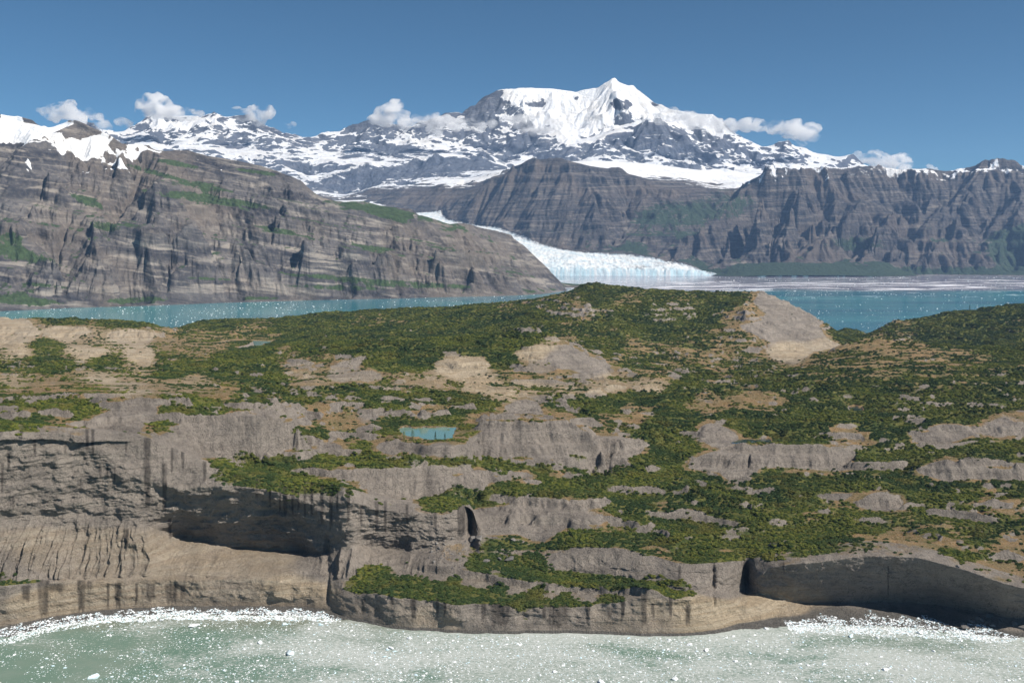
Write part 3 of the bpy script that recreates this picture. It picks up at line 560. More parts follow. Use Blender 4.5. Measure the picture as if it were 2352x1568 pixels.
RIM = A[-1].copy()
sky_hill = LZ((384, 763, 52), (433, 750, 72), (450, 742, 85), (500, 734, 98), (617, 732, 100), (713, 725, 112), (733, 717, 125), (784, 717, 125), (871, 709, 140), (951, 709, 140), (1017, 707, 142), (1151, 695, 165), (1217, 689, 180), (1290, 678, 210), (1317, 670, 228), (1335, 655, 262), (1344, 651, 272),
    (1384, 650, 275), (1434, 656, 265), (1484, 663, 252), (1568, 668, 243), (1635, 672, 238), (1751, 673, 240), (1785, 685, 220), (1858, 720, 170), (1901, 747, 122), (1935, 773, 96))
right_hill = LZ((1993, 777, 62), (2011, 760, 90), (2045, 740, 125), (2091, 736, 132), (2228, 713, 170), (2352, 697, 200), (2800, 670, 240))
rimL = [tuple(p) for p in RIM[::10]]
linesB = [rimL, [(x * .97, y * .97, z) for x, y, z in rimL], [(x * 1.006, y * 1.006, z + .6) for x, y, z in rimL], sky_hill, [(x * 1.17, y * 1.17, -12) for x, y, z in sky_hill], [(x * 1.06, y * 1.06, z * .72) for x, y, z in sky_hill], right_hill, [(x * 1.16, y * 1.16, -12) for x, y, z in right_hill], [(x * 1.06, y * 1.06, z * .72) for x, y, z in right_hill],
    [(x, 6500, -15) for x in (-4600, 4600)], [(kx(a, 750) * 4520, 4520, -10) for a in (-500, 0, 380)], [(kx(a, 750) * 4300, 4300, 40) for a in (-500, 0, 300)],
    LZ((-400, 950, 205), (-200, 945, 212), (60, 957, 221), (133, 943, 225), (233, 921, 229), (333, 912, 229), (433, 920, 222)), LY((100, 968, 1300), (200, 983, 1302), (267, 987, 1330), (330, 971, 1355), (433, 943, 1425)),
    LZ((340, 985, 203), (400, 962, 207), (467, 950, 212), (567, 954, 209), (640, 960, 203), (680, 972, 193), (695, 986, 183)), LY((450, 1042, 1345), (520, 1054, 1358), (600, 1048, 1375), (650, 1034, 1395), (702, 1008, 1432)),
    LY((540, 1060, 1345), (620, 1072, 1352), (700, 1081, 1352), (784, 1077, 1362), (917, 1065, 1382), (1017, 1067, 1402), (1084, 1073, 1425), (1151, 1079, 1446), (1217, 1083, 1474), (1334, 1079, 1525), (1400, 1072, 1580)),
    LY((620, 1090, 1338), (700, 1100, 1335), (784, 1108, 1334), (860, 1129, 1346), (917, 1146, 1350), (1000, 1138, 1358), (1067, 1125, 1372), (1110, 1116, 1398), (1217, 1103, 1446), (1334, 1096, 1500), (1400, 1088, 1545)),
    LY((560, 1040, 1440), (700, 1046, 1458), (800, 1046, 1466), (917, 1044, 1470), (1000, 1046, 1478), (1084, 1057, 1498), (1234, 1063, 1508), (1351, 1060, 1538)),
    LY((690, 1012, 1500), (750, 1014, 1500), (820, 1022, 1492), (917, 1020, 1500), (1000, 1020, 1506), (1065, 1022, 1518)), LY((700, 1036, 1484), (820, 1040, 1480), (917, 1040, 1485), (1000, 1042, 1492), (1068, 1048, 1504)),
    LY((1071, 1009, 1540), (1101, 978, 1575), (1151, 962, 1588), (1217, 960, 1590), (1317, 969, 1585), (1344, 989, 1570), (1377, 1022, 1558), (1390, 1042, 1548)), LY((1384, 1032, 1585), (1420, 1010, 1600), (1480, 1005, 1630)), LY((1400, 1052, 1550), (1470, 1036, 1600)),
    LZ((895, 985, 151), (918, 1010, 151), (985, 1014, 151), (1050, 1012, 151), (1078, 985, 152), (1060, 974, 152), (930, 974, 152), (895, 985, 151)), LZ((880, 952, 161), (920, 944, 167), (1030, 941, 167), (1062, 955, 158)), LZ((870, 972, 154), (930, 969, 153), (1040, 970, 153)),
    LZ((680, 930, 176), (784, 928, 178), (850, 930, 176), (900, 937, 168)), LZ((700, 966, 160), (784, 972, 158), (860, 976, 156)),
    LZ((0, 930, 225), (200, 905, 223), (350, 900, 220), (500, 915, 212), (600, 925, 205), (690, 922, 190)), LZ((-400, 880, 206), (0, 875, 208), (150, 868, 207), (300, 868, 205), (430, 872, 200), (505, 882, 192)),
    LZ((-300, 850, 178), (0, 850, 178), (100, 846, 172), (250, 846, 166), (400, 852, 162), (520, 864, 158), (640, 855, 152), (700, 866, 152)), LZ((-300, 825, 150), (0, 826, 150), (200, 818, 145), (350, 814, 138), (480, 817, 130), (600, 822, 135)),
    LZ((0, 797, 150), (40, 789, 156), (85, 799, 149), (110, 810, 138)), LZ((125, 806, 138), (165, 793, 149), (220, 790, 150), (265, 808, 136)), LZ((-200, 820, 140), (0, 822, 140), (100, 822, 138), (180, 815, 137), (280, 815, 132)),
    LZ((-300, 790, 110), (0, 788, 110), (200, 790, 110), (350, 800, 110), (480, 812, 110)), LZ((-300, 783, 112), (0, 782, 112), (200, 783, 110), (330, 780, 108), (384, 777, 104), (480, 781, 97)), LZ((300, 783, 108), (480, 790, 97), (560, 803, 97), (640, 800, 100)),
    LY((-400, 740, 3650), (0, 745, 3640), (100, 748, 3640), (200, 752, 3640), (280, 753, 3640), (350, 757, 3650), (375, 765, 3660)), LY((-400, 724, 3950), (0, 729, 3950), (60, 731, 3950), (170, 732, 3930), (280, 735, 3900), (330, 741, 3850), (360, 750, 3780), (384, 768, 3720)),
    LZ((400, 779, 100), (500, 776, 102), (640, 777, 104)), LZ((480, 760, 100), (560, 757, 112), (640, 757, 112), (800, 748, 125)), LZ((784, 790, 120), (900, 788, 122), (1000, 775, 128), (1117, 766, 130), (1240, 755, 150)),
    LZ((950, 745, 135), (1100, 738, 150), (1200, 730, 168), (1250, 718, 190), (1350, 700, 225), (1500, 700, 218), (1650, 700, 208)), LZ((1300, 740, 170), (1450, 745, 160), (1600, 735, 160), (1700, 740, 165)), LZ((1400, 785, 130), (1500, 780, 130), (1650, 770, 138), (1700, 800, 120)), LZ((1450, 830, 118), (1600, 820, 112), (1740, 815, 104)),
    LZ((1700, 690, 225), (1712, 720, 195), (1735, 770, 135), (1768, 799, 104), (1855, 825, 94), (1925, 797, 84)), LZ((1940, 752, 36), (1962, 757, 20), (1992, 766, 4)), LZ((1935, 786, 60), (1975, 781, 55)), [(kx(a, 750) * 5350, 5350, -10) for a in (1880, 2000, 2100)],
    LY((640, 792, 2950), (700, 788, 2850), (784, 785, 2700), (917, 781, 2650), (1031, 781, 2620), (1117, 771, 2600), (1200, 760, 2560), (1234, 758, 2550), (1251, 764, 2540), (1297, 785, 2520), (1334, 805, 2500), (1377, 832, 2460), (1394, 849, 2430), (1430, 870, 2380)),
    LY((640, 838, 2450), (784, 848, 2280), (851, 848, 2270), (950, 851, 2260), (1017, 862, 2210), (1067, 868, 2190), (1134, 868, 2200), (1251, 870, 2220), (1330, 866, 2290), (1394, 866, 2330)), LY((1016, 852, 2290), (1050, 832, 2340), (1100, 823, 2390), (1125, 830, 2370)), LY((1180, 835, 2380), (1215, 800, 2440), (1250, 790, 2470), (1300, 800, 2450), (1360, 838, 2400)), LY((1190, 846, 2320), (1280, 846, 2320), (1370, 852, 2350)),
    LZ((500, 897, 182), (640, 892, 167), (784, 893, 160), (950, 890, 152), (1100, 893, 145), (1250, 890, 140), (1400, 885, 138), (1500, 893, 134)), LZ((700, 908, 166), (784, 910, 163), (1000, 915, 158), (1150, 915, 151), (1250, 925, 142), (1350, 930, 132), (1450, 915, 128), (1560, 900, 126)),
    LZ((1150, 905, 150), (1300, 903, 146), (1400, 899, 140)), LZ((1100, 935, 158), (1200, 925, 160), (1260, 930, 152)), LZ((1110, 950, 150), (1220, 945, 148)), LZ((1420, 990, 128), (1440, 950, 128), (1480, 930, 130)),
    LZ((1560, 870, 118), (1640, 850, 110), (1700, 832, 104), (1780, 832, 99)), LZ((1851, 826, 112), (1901, 809, 135), (1931, 790, 158), (1968, 781, 170), (2001, 779, 175), (2068, 782, 175), (2168, 792, 166), (2352, 802, 160), (2800, 802, 160)), [(kx(a, 790) * 3250, 3250, 85) for a in (1930, 2100, 2400, 2800)], LZ((2100, 788, 75), (2250, 797, 80)),
    LZ((1800, 850, 118), (1900, 850, 145), (2000, 850, 154), (2200, 850, 150), (2800, 850, 148)), LZ((1700, 885, 122), (1850, 890, 135), (2000, 900, 138), (2200, 900, 140), (2800, 900, 140)),
    LZ((1450, 930, 136), (1600, 908, 142), (1750, 908, 140), (1870, 925, 132)), LZ((1560, 945, 128), (1700, 952, 126), (1850, 945, 124)), LZ((1955, 942, 122), (2100, 942, 125), (2800, 940, 128)), LZ((1930, 935, 122), (1985, 935, 122)),
    LZ((1600, 990, 122), (1640, 972, 131), (1690, 972, 131), (1720, 985, 124)), LZ((1605, 1009, 116), (1650, 1014, 115), (1700, 1010, 115), (1780, 1014, 115)),
    LZ((1568, 1056, 104), (1700, 1027, 119), (1835, 1026, 121), (1960, 1030, 117), (2001, 1034, 110)), LZ((1600, 1082, 92), (1685, 1106, 86), (1760, 1080, 94), (1835, 1071, 97), (1921, 1081, 91), (1965, 1058, 98)),
    LZ((1860, 985, 125), (1930, 990, 125), (2010, 995, 126)), LZ((1880, 1015, 114), (1960, 1022, 111), (2030, 1020, 113)), LZ((2065, 1000, 124), (2150, 966, 140), (2260, 965, 141), (2352, 975, 138), (2700, 980, 138)), LZ((2065, 1016, 115), (2170, 1021, 110), (2250, 1011, 115), (2352, 1000, 121), (2700, 1005, 120)),
    LZ((2075, 1082, 96), (2140, 1055, 113), (2215, 1056, 115), (2290, 1065, 110), (2352, 1065, 112), (2700, 1070, 110)), LZ((2090, 1101, 89), (2140, 1114, 82), (2250, 1101, 89), (2352, 1095, 93), (2700, 1095, 93)),
    LZ((1951, 1154, 82), (1985, 1142, 88), (2035, 1129, 93), (2098, 1139, 88)), LZ((1961, 1171, 76), (2018, 1175, 74), (2075, 1163, 78)),
    LY((1088, 1157, 1380), (1110, 1148, 1372), (1184, 1134, 1368), (1250, 1128, 1368), (1317, 1125, 1372), (1384, 1148, 1365), (1400, 1165, 1358)), LZ((1420, 1178, 78), (1500, 1120, 91), (1600, 1130, 91), (1700, 1150, 88), (1800, 1140, 90), (1900, 1120, 90)), LZ((1500, 1182, 74), (1600, 1200, 71), (1800, 1200, 72), (2000, 1195, 74), (2200, 1222, 72), (2352, 1232, 70), (2700, 1232, 70)), LZ((2200, 1160, 86), (2352, 1150, 88), (2700, 1150, 88))]
FB = Field(linesB, -.66, .74, 1080, 6800, 960, 760)
uB = RIM[:, 0] / RIM[:, 1]
nB = 900
tB = np.linspace(0, 1, nB)[:, None] ** 1.0
Yr = RIM[None, :, 1]
YB = Yr * (5650 / Yr) ** tB; UB = np.repeat(uB[None], nB, 0); XB = UB * YB
HB = blur(FB(UB, YB), 2)
joinw = sstep(0, 40, YB - Yr)
pondz = [(150.0, [(917, 986), (928, 980), (950, 983), (985, 982), (1052, 981), (1044, 992), (1037, 1006), (1010, 1010), (975, 1008), (940, 1002), (924, 996)]),
         (94.0, [(488, 789), (520, 783), (560, 781), (632, 782), (600, 793), (566, 801), (540, 802), (575, 795), (580, 790), (530, 789)]),
         (119.0, [(1944, 935), (1958, 933), (1982, 936), (1980, 943), (1965, 946), (1950, 941)]),
         (113.5, [(1668, 1017), (1700, 1010), (1770, 1008), (1770, 1013), (1730, 1018), (1690, 1021)])]
pond_mask = np.zeros_like(HB); PW = []
gx, gy = grad(blur(HB, 6), UB, YB); s0 = np.sqrt(gx**2 + gy**2)
flatm = sstep(.5, .1, s0)
PX, PY = survey(XB, YB, HB)
calm = 1 - .85 * sstep(1.3, .8, np.hypot((PX - 400) / 280, (PY - 790) / 22)) - .6 * sstep(1.2, .8, np.hypot((PX - 230) / 330, (PY - 885) / 26)) - .4 * sstep(1.2, .7, np.hypot((PX - 1600) / 270, (PY - 925) / 22)) - .35 * sstep(1.2, .7, np.hypot((PX - 2100) / 300, (PY - 830) / 50))
calm = np.clip(calm, .15, 1)
near = sstep(5200, 2500, YB)
hum = ridged(XB / 170 + .5 * fbm(XB / 300, YB / 200, 2, 4), YB / 66, 3, 231)
hum = ridged(XB / 170 + .5 * fbm(XB / 300, YB / 200, 2, 4), (YB + 26 * hum) / 66, 4, 231)
hum = (hum - .35)
dn = 14 * hum * calm + 7 * fbm(XB / 110, YB / 70, 6, 233, .55) * calm + 1.2 * fbm(XB / 16, YB / 12, 3, 235) + 12 * fbm(XB / 420, YB / 300, 4, 239) * sstep(1700, 3400, YB)
Eb = erode(XB, YB, gx, gy, 85, 4, 241, 2.2, .55, 1.0)
Eb2 = erode(XB, YB, gx, gy, 42, 3, 247, 2.6, .6, .8)
dn = dn + Eb2 * 9 * sstep(.10, .30, s0) * sstep(2200, 2900, YB)
craggy = ridged(XB / 34 + .5 * fbm(XB / 50, YB / 30, 3, 6), YB / 15, 4, 249) - .4
dn = dn + craggy * 4.5 * sstep(.25, .6, s0) * sstep(3000, 2200, YB)
dn = dn * (.5 + .5 * flatm) + Eb * 6.5 * sstep(.12, .4, s0)
ZB = HB + dn * joinw
bb = ZB + .02 * XB + 4 * fbm(XB / 300, YB / 260, 3, 271)
for per, a in ((17., .85), (8., .6)):
    ph = (bb / per) % 1.0; md = np.clip(.55 + 1.3 * fbm(XB / 260, bb / per * .7, 3, int(per)), 0, 1.1)
    ZB = ZB + joinw * calm * md * a * per * (sstep(.35, .75, ph) - ph) * .75 * sstep(.05, .16, s0)
ZB = np.where(HB < 4, np.minimum(ZB, HB + 2), ZB)
for zp, pg in pondz:
    pg = [(pg[i][0] * (1 - f) + pg[(i + 1) % len(pg)][0] * f, pg[i][1] * (1 - f) + pg[(i + 1) % len(pg)][1] * f) for i in range(len(pg)) for f in (0, .25, .5, .75)]
    pg = [(a + 5 * float(noise(np.array(a / 9.), np.array(b / 4.), 5)), b + 2.2 * float(noise(np.array(a / 9.), np.array(b / 4.), 6))) for a, b in pg]
    W = [at_z(a, b, zp) for a, b in pg]; cx = np.mean([a for a, b in W]); cy = np.mean([b for a, b in W]); PW.append((zp, W))
    ins = poly_in(XB, YB, W).astype(float); big = poly_in(XB, YB, [((a - cx) * 1.7 + cx, (b - cy) * 1.9 + cy) for a, b in W]).astype(float)
    soft = blur(ins, 3); sb = blur(big, 14)
    shelf = np.clip(ZB, zp + .4, zp + 2.0)
    ZB = ZB * (1 - sb) + shelf * sb
    ZB = np.where(soft > .5, zp - 1.6, ZB); pond_mask = np.maximum(pond_mask, soft)
N = np.dstack([XB, YB, ZB])
ALL = np.vstack([A, N[1:]])
PX, PY = survey(ALL[..., 0], ALL[..., 1], ALL[..., 2])
nrm = gradp(ALL); nrm[..., 2] = np.maximum(nrm[..., 2], -1)
steep = 1 - np.abs(nrm[..., 2]); steep = blur(steep, 2)
# cover chart: px, py, brush, sand
CH = '''150 733 .6 0;300 740 .8 0;150 762 0 .8;20 760 0 .7;300 765 .05 .7;200 787 .15 .6;60 778 .1 .6;400 795 .15 .3;470 800 .15 .2;40 803 .1 1;200 803 .1 1;90 795 .6 .5;10 820 .3 1;100 835 .7 0;250 843 .7 0;400 845 .85 0;520 835 .85 0;600 812 .85 0;380 828 .5 .3;330 823 .05 1;30 845 .5 0
240 864 .1 .9;300 852 .3 .7;40 868 .2 .8;100 885 .15 .4;300 885 .12 .6;430 882 .15 .6;200 908 .3 .1;50 930 .45 0;120 925 .55 0;200 935 .65 0;60 970 .6 0;250 962 .03 0;330 945 .03 0;140 975 .2 0;400 950 .6 0;430 933 .75 0;480 937 .6 0;520 903 .3 .3;600 897 .6 0;560 930 .5 .1;640 940 .4 0;450 990 0 0;600 990 0 0;500 1030 0 0;550 962 0 0;620 1025 0 0
720 990 .5 0;704 1005 .8 0;560 1053 .9 0;640 1060 .95 0;740 1062 .95 0;850 1056 .95 0;950 1056 .9 0;1050 1063 .9 0;1150 1070 .9 0;1250 1072 .9 0;1330 1068 .85 0;600 1091 .95 0;700 1102 .95 0;765 1108 .9 0;530 1072 .6 0;740 1083 .1 0;784 1095 0 0;900 1105 0 0;1000 1100 0 0;1100 1095 0 0;1200 1094 .1 0;1280 1091 .2 0
1020 1150 .8 0;1085 1135 .9 0;1180 1118 .95 0;1280 1108 .95 0;1350 1110 .95 0;900 1152 .05 0;1200 1180 0 0;1300 1180 0 0;1150 1200 0 0;1370 1190 .1 0;1250 1220 0 0;1110 1190 0 0;1200 1010 0 0;1300 1010 0 0;1150 1040 0 0;1110 1000 0 0;1250 1045 .05 0;1200 953 .15 0;1300 960 .15 0;1120 965 .2 0
900 1030 .05 0;750 1028 .1 0;1000 1030 .1 0;880 985 .5 0;1080 990 .4 0;1000 970 .85 0;900 968 .8 0;960 1014 .3 0;820 1008 .5 0;780 985 .25 0;800 945 .15 0;740 955 .2 0;980 950 .15 0;850 960 .1 0
700 870 .2 .6;784 855 .1 .4;850 862 .1 .4;900 880 .3 .5;1000 886 .25 .7;1100 880 .2 .9;1200 885 .3 .7;1300 895 .4 .7;1000 905 .8 0;850 905 .75 0;700 905 .6 0;1150 906 .3 1;600 870 .8 0;1400 885 .25 .7;1500 890 .2 .8;1480 915 .85 0;1300 920 .8 0;1100 925 .8 0;1200 938 .05 .1;900 927 .8 0;1350 945 .9 0;1400 930 .9 0
800 800 .95 0;950 810 1 0;1100 800 1 0;1150 830 .95 0;1190 790 .95 0;700 798 .7 0;660 812 .4 .1;720 835 .3 .3;750 820 .3 .2;1290 825 0 .1;1340 842 .05 .1;1240 845 .1 .4;1060 845 0 1;1095 835 0 1;1220 808 .1 1;1200 862 .3 .1;1300 865 .3 .1;800 838 .1 .2;880 835 .9 0
500 748 .9 0;550 768 .3 .3;700 750 .85 0;900 722 .9 0;900 760 .82 0;1100 720 .85 0;1200 720 .9 0;1400 665 .8 0;1350 690 .85 0;1500 690 .75 0;1450 730 .85 0;1600 730 .85 0;1650 690 .75 0;1500 770 .8 0;1400 790 .7 0;1600 790 .6 0;1500 830 .65 0;1650 830 .45 0;1700 780 .4 0;1790 700 0 .2;1800 740 0 .1;1750 755 0 0;1850 770 0 .2;1830 805 0 .8;1880 792 0 .6;1715 725 .2 0;1950 765 .9 0
480 768 .3 .1;600 771 .35 0;870 730 .5 0;905 736 .5 0;1180 712 .55 0;1290 698 .5 0;1335 695 .35 0;1450 692 .5 0;1560 696 .55 0;1480 797 .4 0;1580 802 .4 0;1520 848 .4 0;1650 815 .3 0;1600 860 .75 0;1700 850 .6 0;1560 900 .85 0;1660 880 .5 .1;2000 796 .3 0;2100 800 .35 0;2220 815 .45 0;1900 820 .5 0;1950 850 .5 0;2100 850 .5 0;2300 850 .65 0;1800 880 .7 0;1950 900 .75 0;2200 900 .6 0;2330 900 .6 0;1750 920 .2 .2;1620 922 .2 .2;1450 940 .2 .1;1400 957 .3 0;1550 965 .95 0;1700 968 .9 0;1850 960 .95 0;2000 957 .95 0;2200 950 .9 0;2100 980 .7 0;1780 995 .95 0;1850 1005 .8 0;2200 740 .98 0;2330 722 .98 0;2080 752 .6 0;2150 770 .98 0;2300 770 .95 0;2250 790 .9 0;2330 745 .6 0
1500 1010 .9 0;1550 1040 .85 0;1420 1040 0 0;1450 1025 0 0;1500 1060 .85 0;1620 1065 .03 0;1750 1050 0 0;1850 1048 0 0;1700 1085 .05 0;1650 992 0 0;1920 1060 .05 0;1950 1008 .15 0;2050 1010 .8 0;2180 990 0 0;2290 985 .1 0;2120 1003 .05 0;2000 1048 .9 0;2100 1040 .9 0;2250 1035 .9 0;2340 1040 .8 0;2160 1080 0 0;2220 1082 .1 0;2300 1080 .2 0;2050 1068 .7 0
1500 1110 .65 0;1600 1105 .8 0;1450 1130 .85 0;1550 1160 .5 0;1650 1140 .8 0;1750 1110 .85 0;1750 1160 .65 0;1850 1120 .85 0;1850 1160 .5 0;1650 1190 .55 0;1550 1210 .8 0;1700 1220 .85 0;1800 1210 .8 0;1900 1220 .8 0;1650 1245 .85 0;1950 1115 .8 0;2020 1152 0 0;1950 1137 .2 0;2100 1115 .85 0;2200 1125 .8 0;2250 1160 .3 0;2150 1170 .6 0;2300 1200 .4 0;2150 1210 .6 0;2000 1200 .8 0;2250 1240 .5 0;2340 1180 .25 0;2340 1260 .3 0;2330 1110 .8 0;1420 1170 .7 0;1450 1200 .7 0;1400 1220 .5 0
1010 1319 0 .2;1070 1330 0 .3;1120 1339 0 .3;1180 1347 0 .3;1260 1353 .1 .2;1350 1361 .1 .2;1450 1366 .1 .3;1100 1300 .9 0;1200 1322 .95 0;1300 1335 .95 0;1350 1345 .95 0;1250 1350 .95 0;1150 1345 .9 0;1050 1330 .85 0;1000 1352 .95 0;940 1348 .9 0;890 1350 .7 0;860 1318 .95 0;1100 1370 .9 0;1200 1378 .9 0;1300 1384 .85 0;1400 1378 .8 0;1420 1345 .95 0;1500 1335 .8 0;1540 1352 .8 0;1000 1285 .05 0;1040 1275 .3 0;1120 1275 .7 0;1180 1262 .5 0;1200 1290 .9 0;1500 1300 .1 0;1400 1290 .05 0;1300 1285 .05 0;1560 1315 .05 0;1450 1310 0 0;1620 1325 0 .1;1600 1268 .85 0;1660 1275 .7 0;1040 1302 .1 0;930 1300 0 .2;1500 1258 .6 0;1350 1240 .7 0;1300 1245 .6 0
100 1040 0 0;250 1040 0 0;100 1100 0 0;250 1130 0 0;400 1090 0 0;430 1160 0 0;550 1160 0 0;700 1200 0 0;100 1180 0 .1;250 1180 0 .1;100 1240 0 .45;250 1240 0 .45;400 1290 0 .5;600 1290 0 .5;100 1300 0 .35;250 1300 0 .4;100 1370 0 .65;250 1370 0 .6;400 1370 0 .5;520 1370 0 .45;680 1360 0 .7;700 1390 0 .5;760 1300 0 .1;850 1200 0 0;950 1210 0 0;1050 1200 0 0;870 1280 0 .2;900 1400 0 .3;1000 1420 0 .45;1100 1410 0 .1;1300 1420 0 .2;1450 1420 0 .4;1500 1395 .05 .5;1400 1405 0 .3;1600 1390 0 .9;1650 1410 0 .9;1750 1390 0 .8;1850 1402 0 .6;1700 1330 0 0;1650 1345 0 0;1900 1300 0 0;1870 1250 .8 0;1960 1243 .3 0;2060 1250 .2 0;2150 1285 .1 0;2100 1330 0 0;2300 1370 0 0;2000 1380 0 0;2300 1310 .2 0;2200 1265 .5 0;10 1330 .8 0;60 1326 .7 0'''
ctl = np.array([[float(v) for v in t.split()] for t in CH.replace('\n', ';').split(';')])
gxx, gyy = np.meshgrid(np.arange(-360, 2800, 8.), np.arange(640, 1480, 5.))
D2 = ((gxx[..., None] - ctl[:, 0]) ** 2 + ((gyy[..., None] - ctl[:, 1]) * 2.1) ** 2 + 40) ** -3.0
Wt = D2.sum(-1); CV = (D2 * ctl[:, 2]).sum(-1) / Wt; CS = (D2 * ctl[:, 3]).sum(-1) / Wt
def chart(G, px, py):
    a = np.clip((py - 640) / 5, 0, G.shape[0] - 1.001); b = np.clip((px + 360) / 8, 0, G.shape[1] - 1.001); i = a.astype(int); j = b.astype(int); fa = a - i; fb = b - j
    return G[i, j] * (1 - fa) * (1 - fb) + G[i + 1, j] * fa * (1 - fb) + G[i, j + 1] * (1 - fa) * fb + G[i + 1, j + 1] * fa * fb
gX, gY, gZ = ALL[..., 0], ALL[..., 1], ALL[..., 2]
vb = chart(CV, PX, PY); sand = chart(CS, PX, PY)
vn = .62 * fbm(gX / 75 + 3, gY / 48 + gZ / 60, 6, 251, .6) + .52 * fbm(gX / 210 + 3, gY / 30 + gZ / 14, 5, 253, .6)
vn[A.shape[0]:] -= .22 * hum[1:]
vbp = sstep(.8, .95, vb)
veg = vb + .03 + .09 * sstep(1150, 900, PX) * sstep(1010, 960, PY) * (vb > .12) + .06 * sstep(1100, 1200, PX) * sstep(860, 900, PY) * (vb > .12) + .95 * (1 - .5 * vbp) * vn - .6 * (1 - .6 * vbp) * sstep(.15, .30, steep) 
veg = np.where(vb < .04, np.minimum(veg, .3), veg)
veg = veg * (gZ > 4) - pond_mask_all if False else veg * (gZ > 4)
pm = np.vstack([np.zeros_like(A[..., 0]), pond_mask[1:]])
veg = np.where(pm > .05, 0, veg)
tundra = np.clip(sstep(.24, .09, steep) * (1.15 + .9 * fbm(gX / 60, gY / 40, 4, 255)), 0, 1) * (Tm.shape[0] and 1)
tundra *= sstep(.03, .20, vb + .06 * vn)
tundra[:A.shape[0]] *= sstep(3.0, 3.6, np.minimum(Tm, 7)) * .5
wet = np.zeros_like(gX)
for sx, y0, y1, wd in ((80, 1010, 1050, 4), (150, 1016, 1046, 3), (290, 1014, 1048, 3), (420, 1030, 1075, 5), (395, 1026, 1090, 4), (30, 1140, 1175, 3), (470, 1060, 1110, 5), (540, 1085, 1125, 4), (620, 1100, 1165, 4), (700, 1108, 1190, 4), (740, 1110, 1200, 5), (800, 1122, 1200, 5), (885, 1150, 1230, 4), (1000, 1160, 1215, 5), (1560, 1300, 1340, 4), (1640, 1296, 1345, 3), (1250, 1388, 1430, 6), (1350, 1392, 1430, 7), (950, 1375, 1430, 8), (1430, 1372, 1430, 6), (1540, 1370, 1420, 5),(20, 1040, 1085, 4), (5, 1062, 1135, 4), (50, 985, 1006, 3), (200, 985, 1040, 5), (213, 985, 1052, 5), (230, 1066, 1100, 4), (247, 1070, 1106, 3), (263, 1073, 1118, 3), (185, 1100, 1132, 2), (338, 1005, 1170, 10), (378, 1064, 1180, 7), (590, 1099, 1150, 4), (597, 1099, 1136, 2), (643, 1106, 1182, 3), (655, 1108, 1188, 7), (672, 1108, 1188, 4), (685, 1109, 1182, 3), (716, 1110, 1195, 4), (760, 1112, 1215, 6), (775, 1115, 1180, 3),
        (100, 1332, 1418, 16), (187, 1332, 1412, 12), (205, 1334, 1360, 6), (248, 1338, 1398, 4), (270, 1338, 1400, 9), (313, 1340, 1394, 4), (345, 1340, 1385, 12), (395, 1340, 1388, 20), (420, 1342, 1380, 8), (130, 1340, 1365, 24), (60, 1345, 1385, 12), (390, 1190, 1245, 5), (290, 1215, 1260, 8),
        (865, 1150, 1222, 6), (935, 1158, 1205, 4), (830, 1160, 1212, 4), (1060, 1160, 1238, 12), (1078, 1165, 1238, 9), (1005, 1374, 1420, 4), (1022, 1374, 1424, 4), (1110, 1385, 1432, 6), (1150, 1385, 1442, 26), (1280, 1388, 1447, 34), (1480, 1366, 1436, 10), (834, 1375, 1412, 6), (1715, 1288, 1368, 8), (1400, 1394, 1420, 8), (1500, 1385, 1425, 5), (900, 1372, 1400, 5), (1800, 1290, 1320, 3), (2040, 1300, 1370, 2), (1580, 1390, 1440, 8)):
    n1 = noise(gX / 9 + sx, gZ * 0 + sx, 261); n2 = noise(gX / 3.3, gZ / 60, 262)
    ed = 1 - sstep(.55, 1.05, np.abs(PX - sx + 1.2 * noise(gZ / 12, gX * 0 + sx, 3)) / (wd * (1.05 - .35 * (PY - y0) / (y1 - y0)) * (1 + .3 * n1)))
    wet = np.maximum(wet, ed * sstep(y0 - 3, y0 + 2, PY) * sstep(y1 + 2, y1 - 14, PY + 12 * n2) * (.75 + .25 * n2))
wet *= np.clip(1.0 + .9 * fbm(gX / 5, gZ / 30, 4, 263), 0, 1)
wet[A.shape[0]:] = 0
beach = sstep(3.6, 1.8, gZ)

k = NT('plateau_ground')
co = k.co
low = k.noise(.012, 6, .6); mid = k.noise(.06, 7, .65); fin = k.noise(.5, 6, .7)
strat = k.noise(1., 6, .7, k.map((.006, .006, .22), (R(2), R(-2), 0)), .4)
strat2 = k.noise(1., 5, .7, k.map((.02, .02, .9)), .3)
rock = k.mix(k.ramp(low, .38, .62), (.22, .193, .168), (.31, .27, .232))
rock = k.mix(k.math('MULTIPLY', k.ramp(strat, .45, .62), .5), rock, (.35, .31, .265))
rock = k.mix(k.math('MULTIPLY', k.ramp(mid, .56, .70), .45), rock, (.12, .112, .108))
sandc = k.mix(k.ramp(strat, .4, .62), (.40, .315, .215), (.50, .42, .31))
sandc = k.mix(k.math('MULTIPLY', k.ramp(strat2, .5, .66), .5), sandc, (.27, .215, .15))
sa = k.math('ADD', k.attr('sand'), k.math('MULTIPLY', k.math('SUBTRACT', mid, .5), .5))
rock = k.mix(k.math('MULTIPLY', k.ramp(k.noise(1., 6, .75, k.map((.2, .1, .07)), .8), .54, .66), .4), rock, (.115, .105, .10))
rock = k.mix(k.math('MULTIPLY', k.ramp(k.noise(.13, 8, .75), .56, .66), .4), rock, (.38, .34, .29))
ck1 = k.math('ABSOLUTE', k.math('SUBTRACT', k.noise(.022, 6, .62, None, 1.2), .5)); ck2 = k.math('ABSOLUTE', k.math('SUBTRACT', k.noise(1., 6, .6, k.map((.05, .03, .05)), .8), .47))
crk = k.math('MAXIMUM', k.ramp(ck1, .006, .0, 0., 1.), k.ramp(ck2, .008, .0, 0., 1.))
rock = k.mix(k.math('MULTIPLY', crk, .75), rock, (.05, .045, .042))
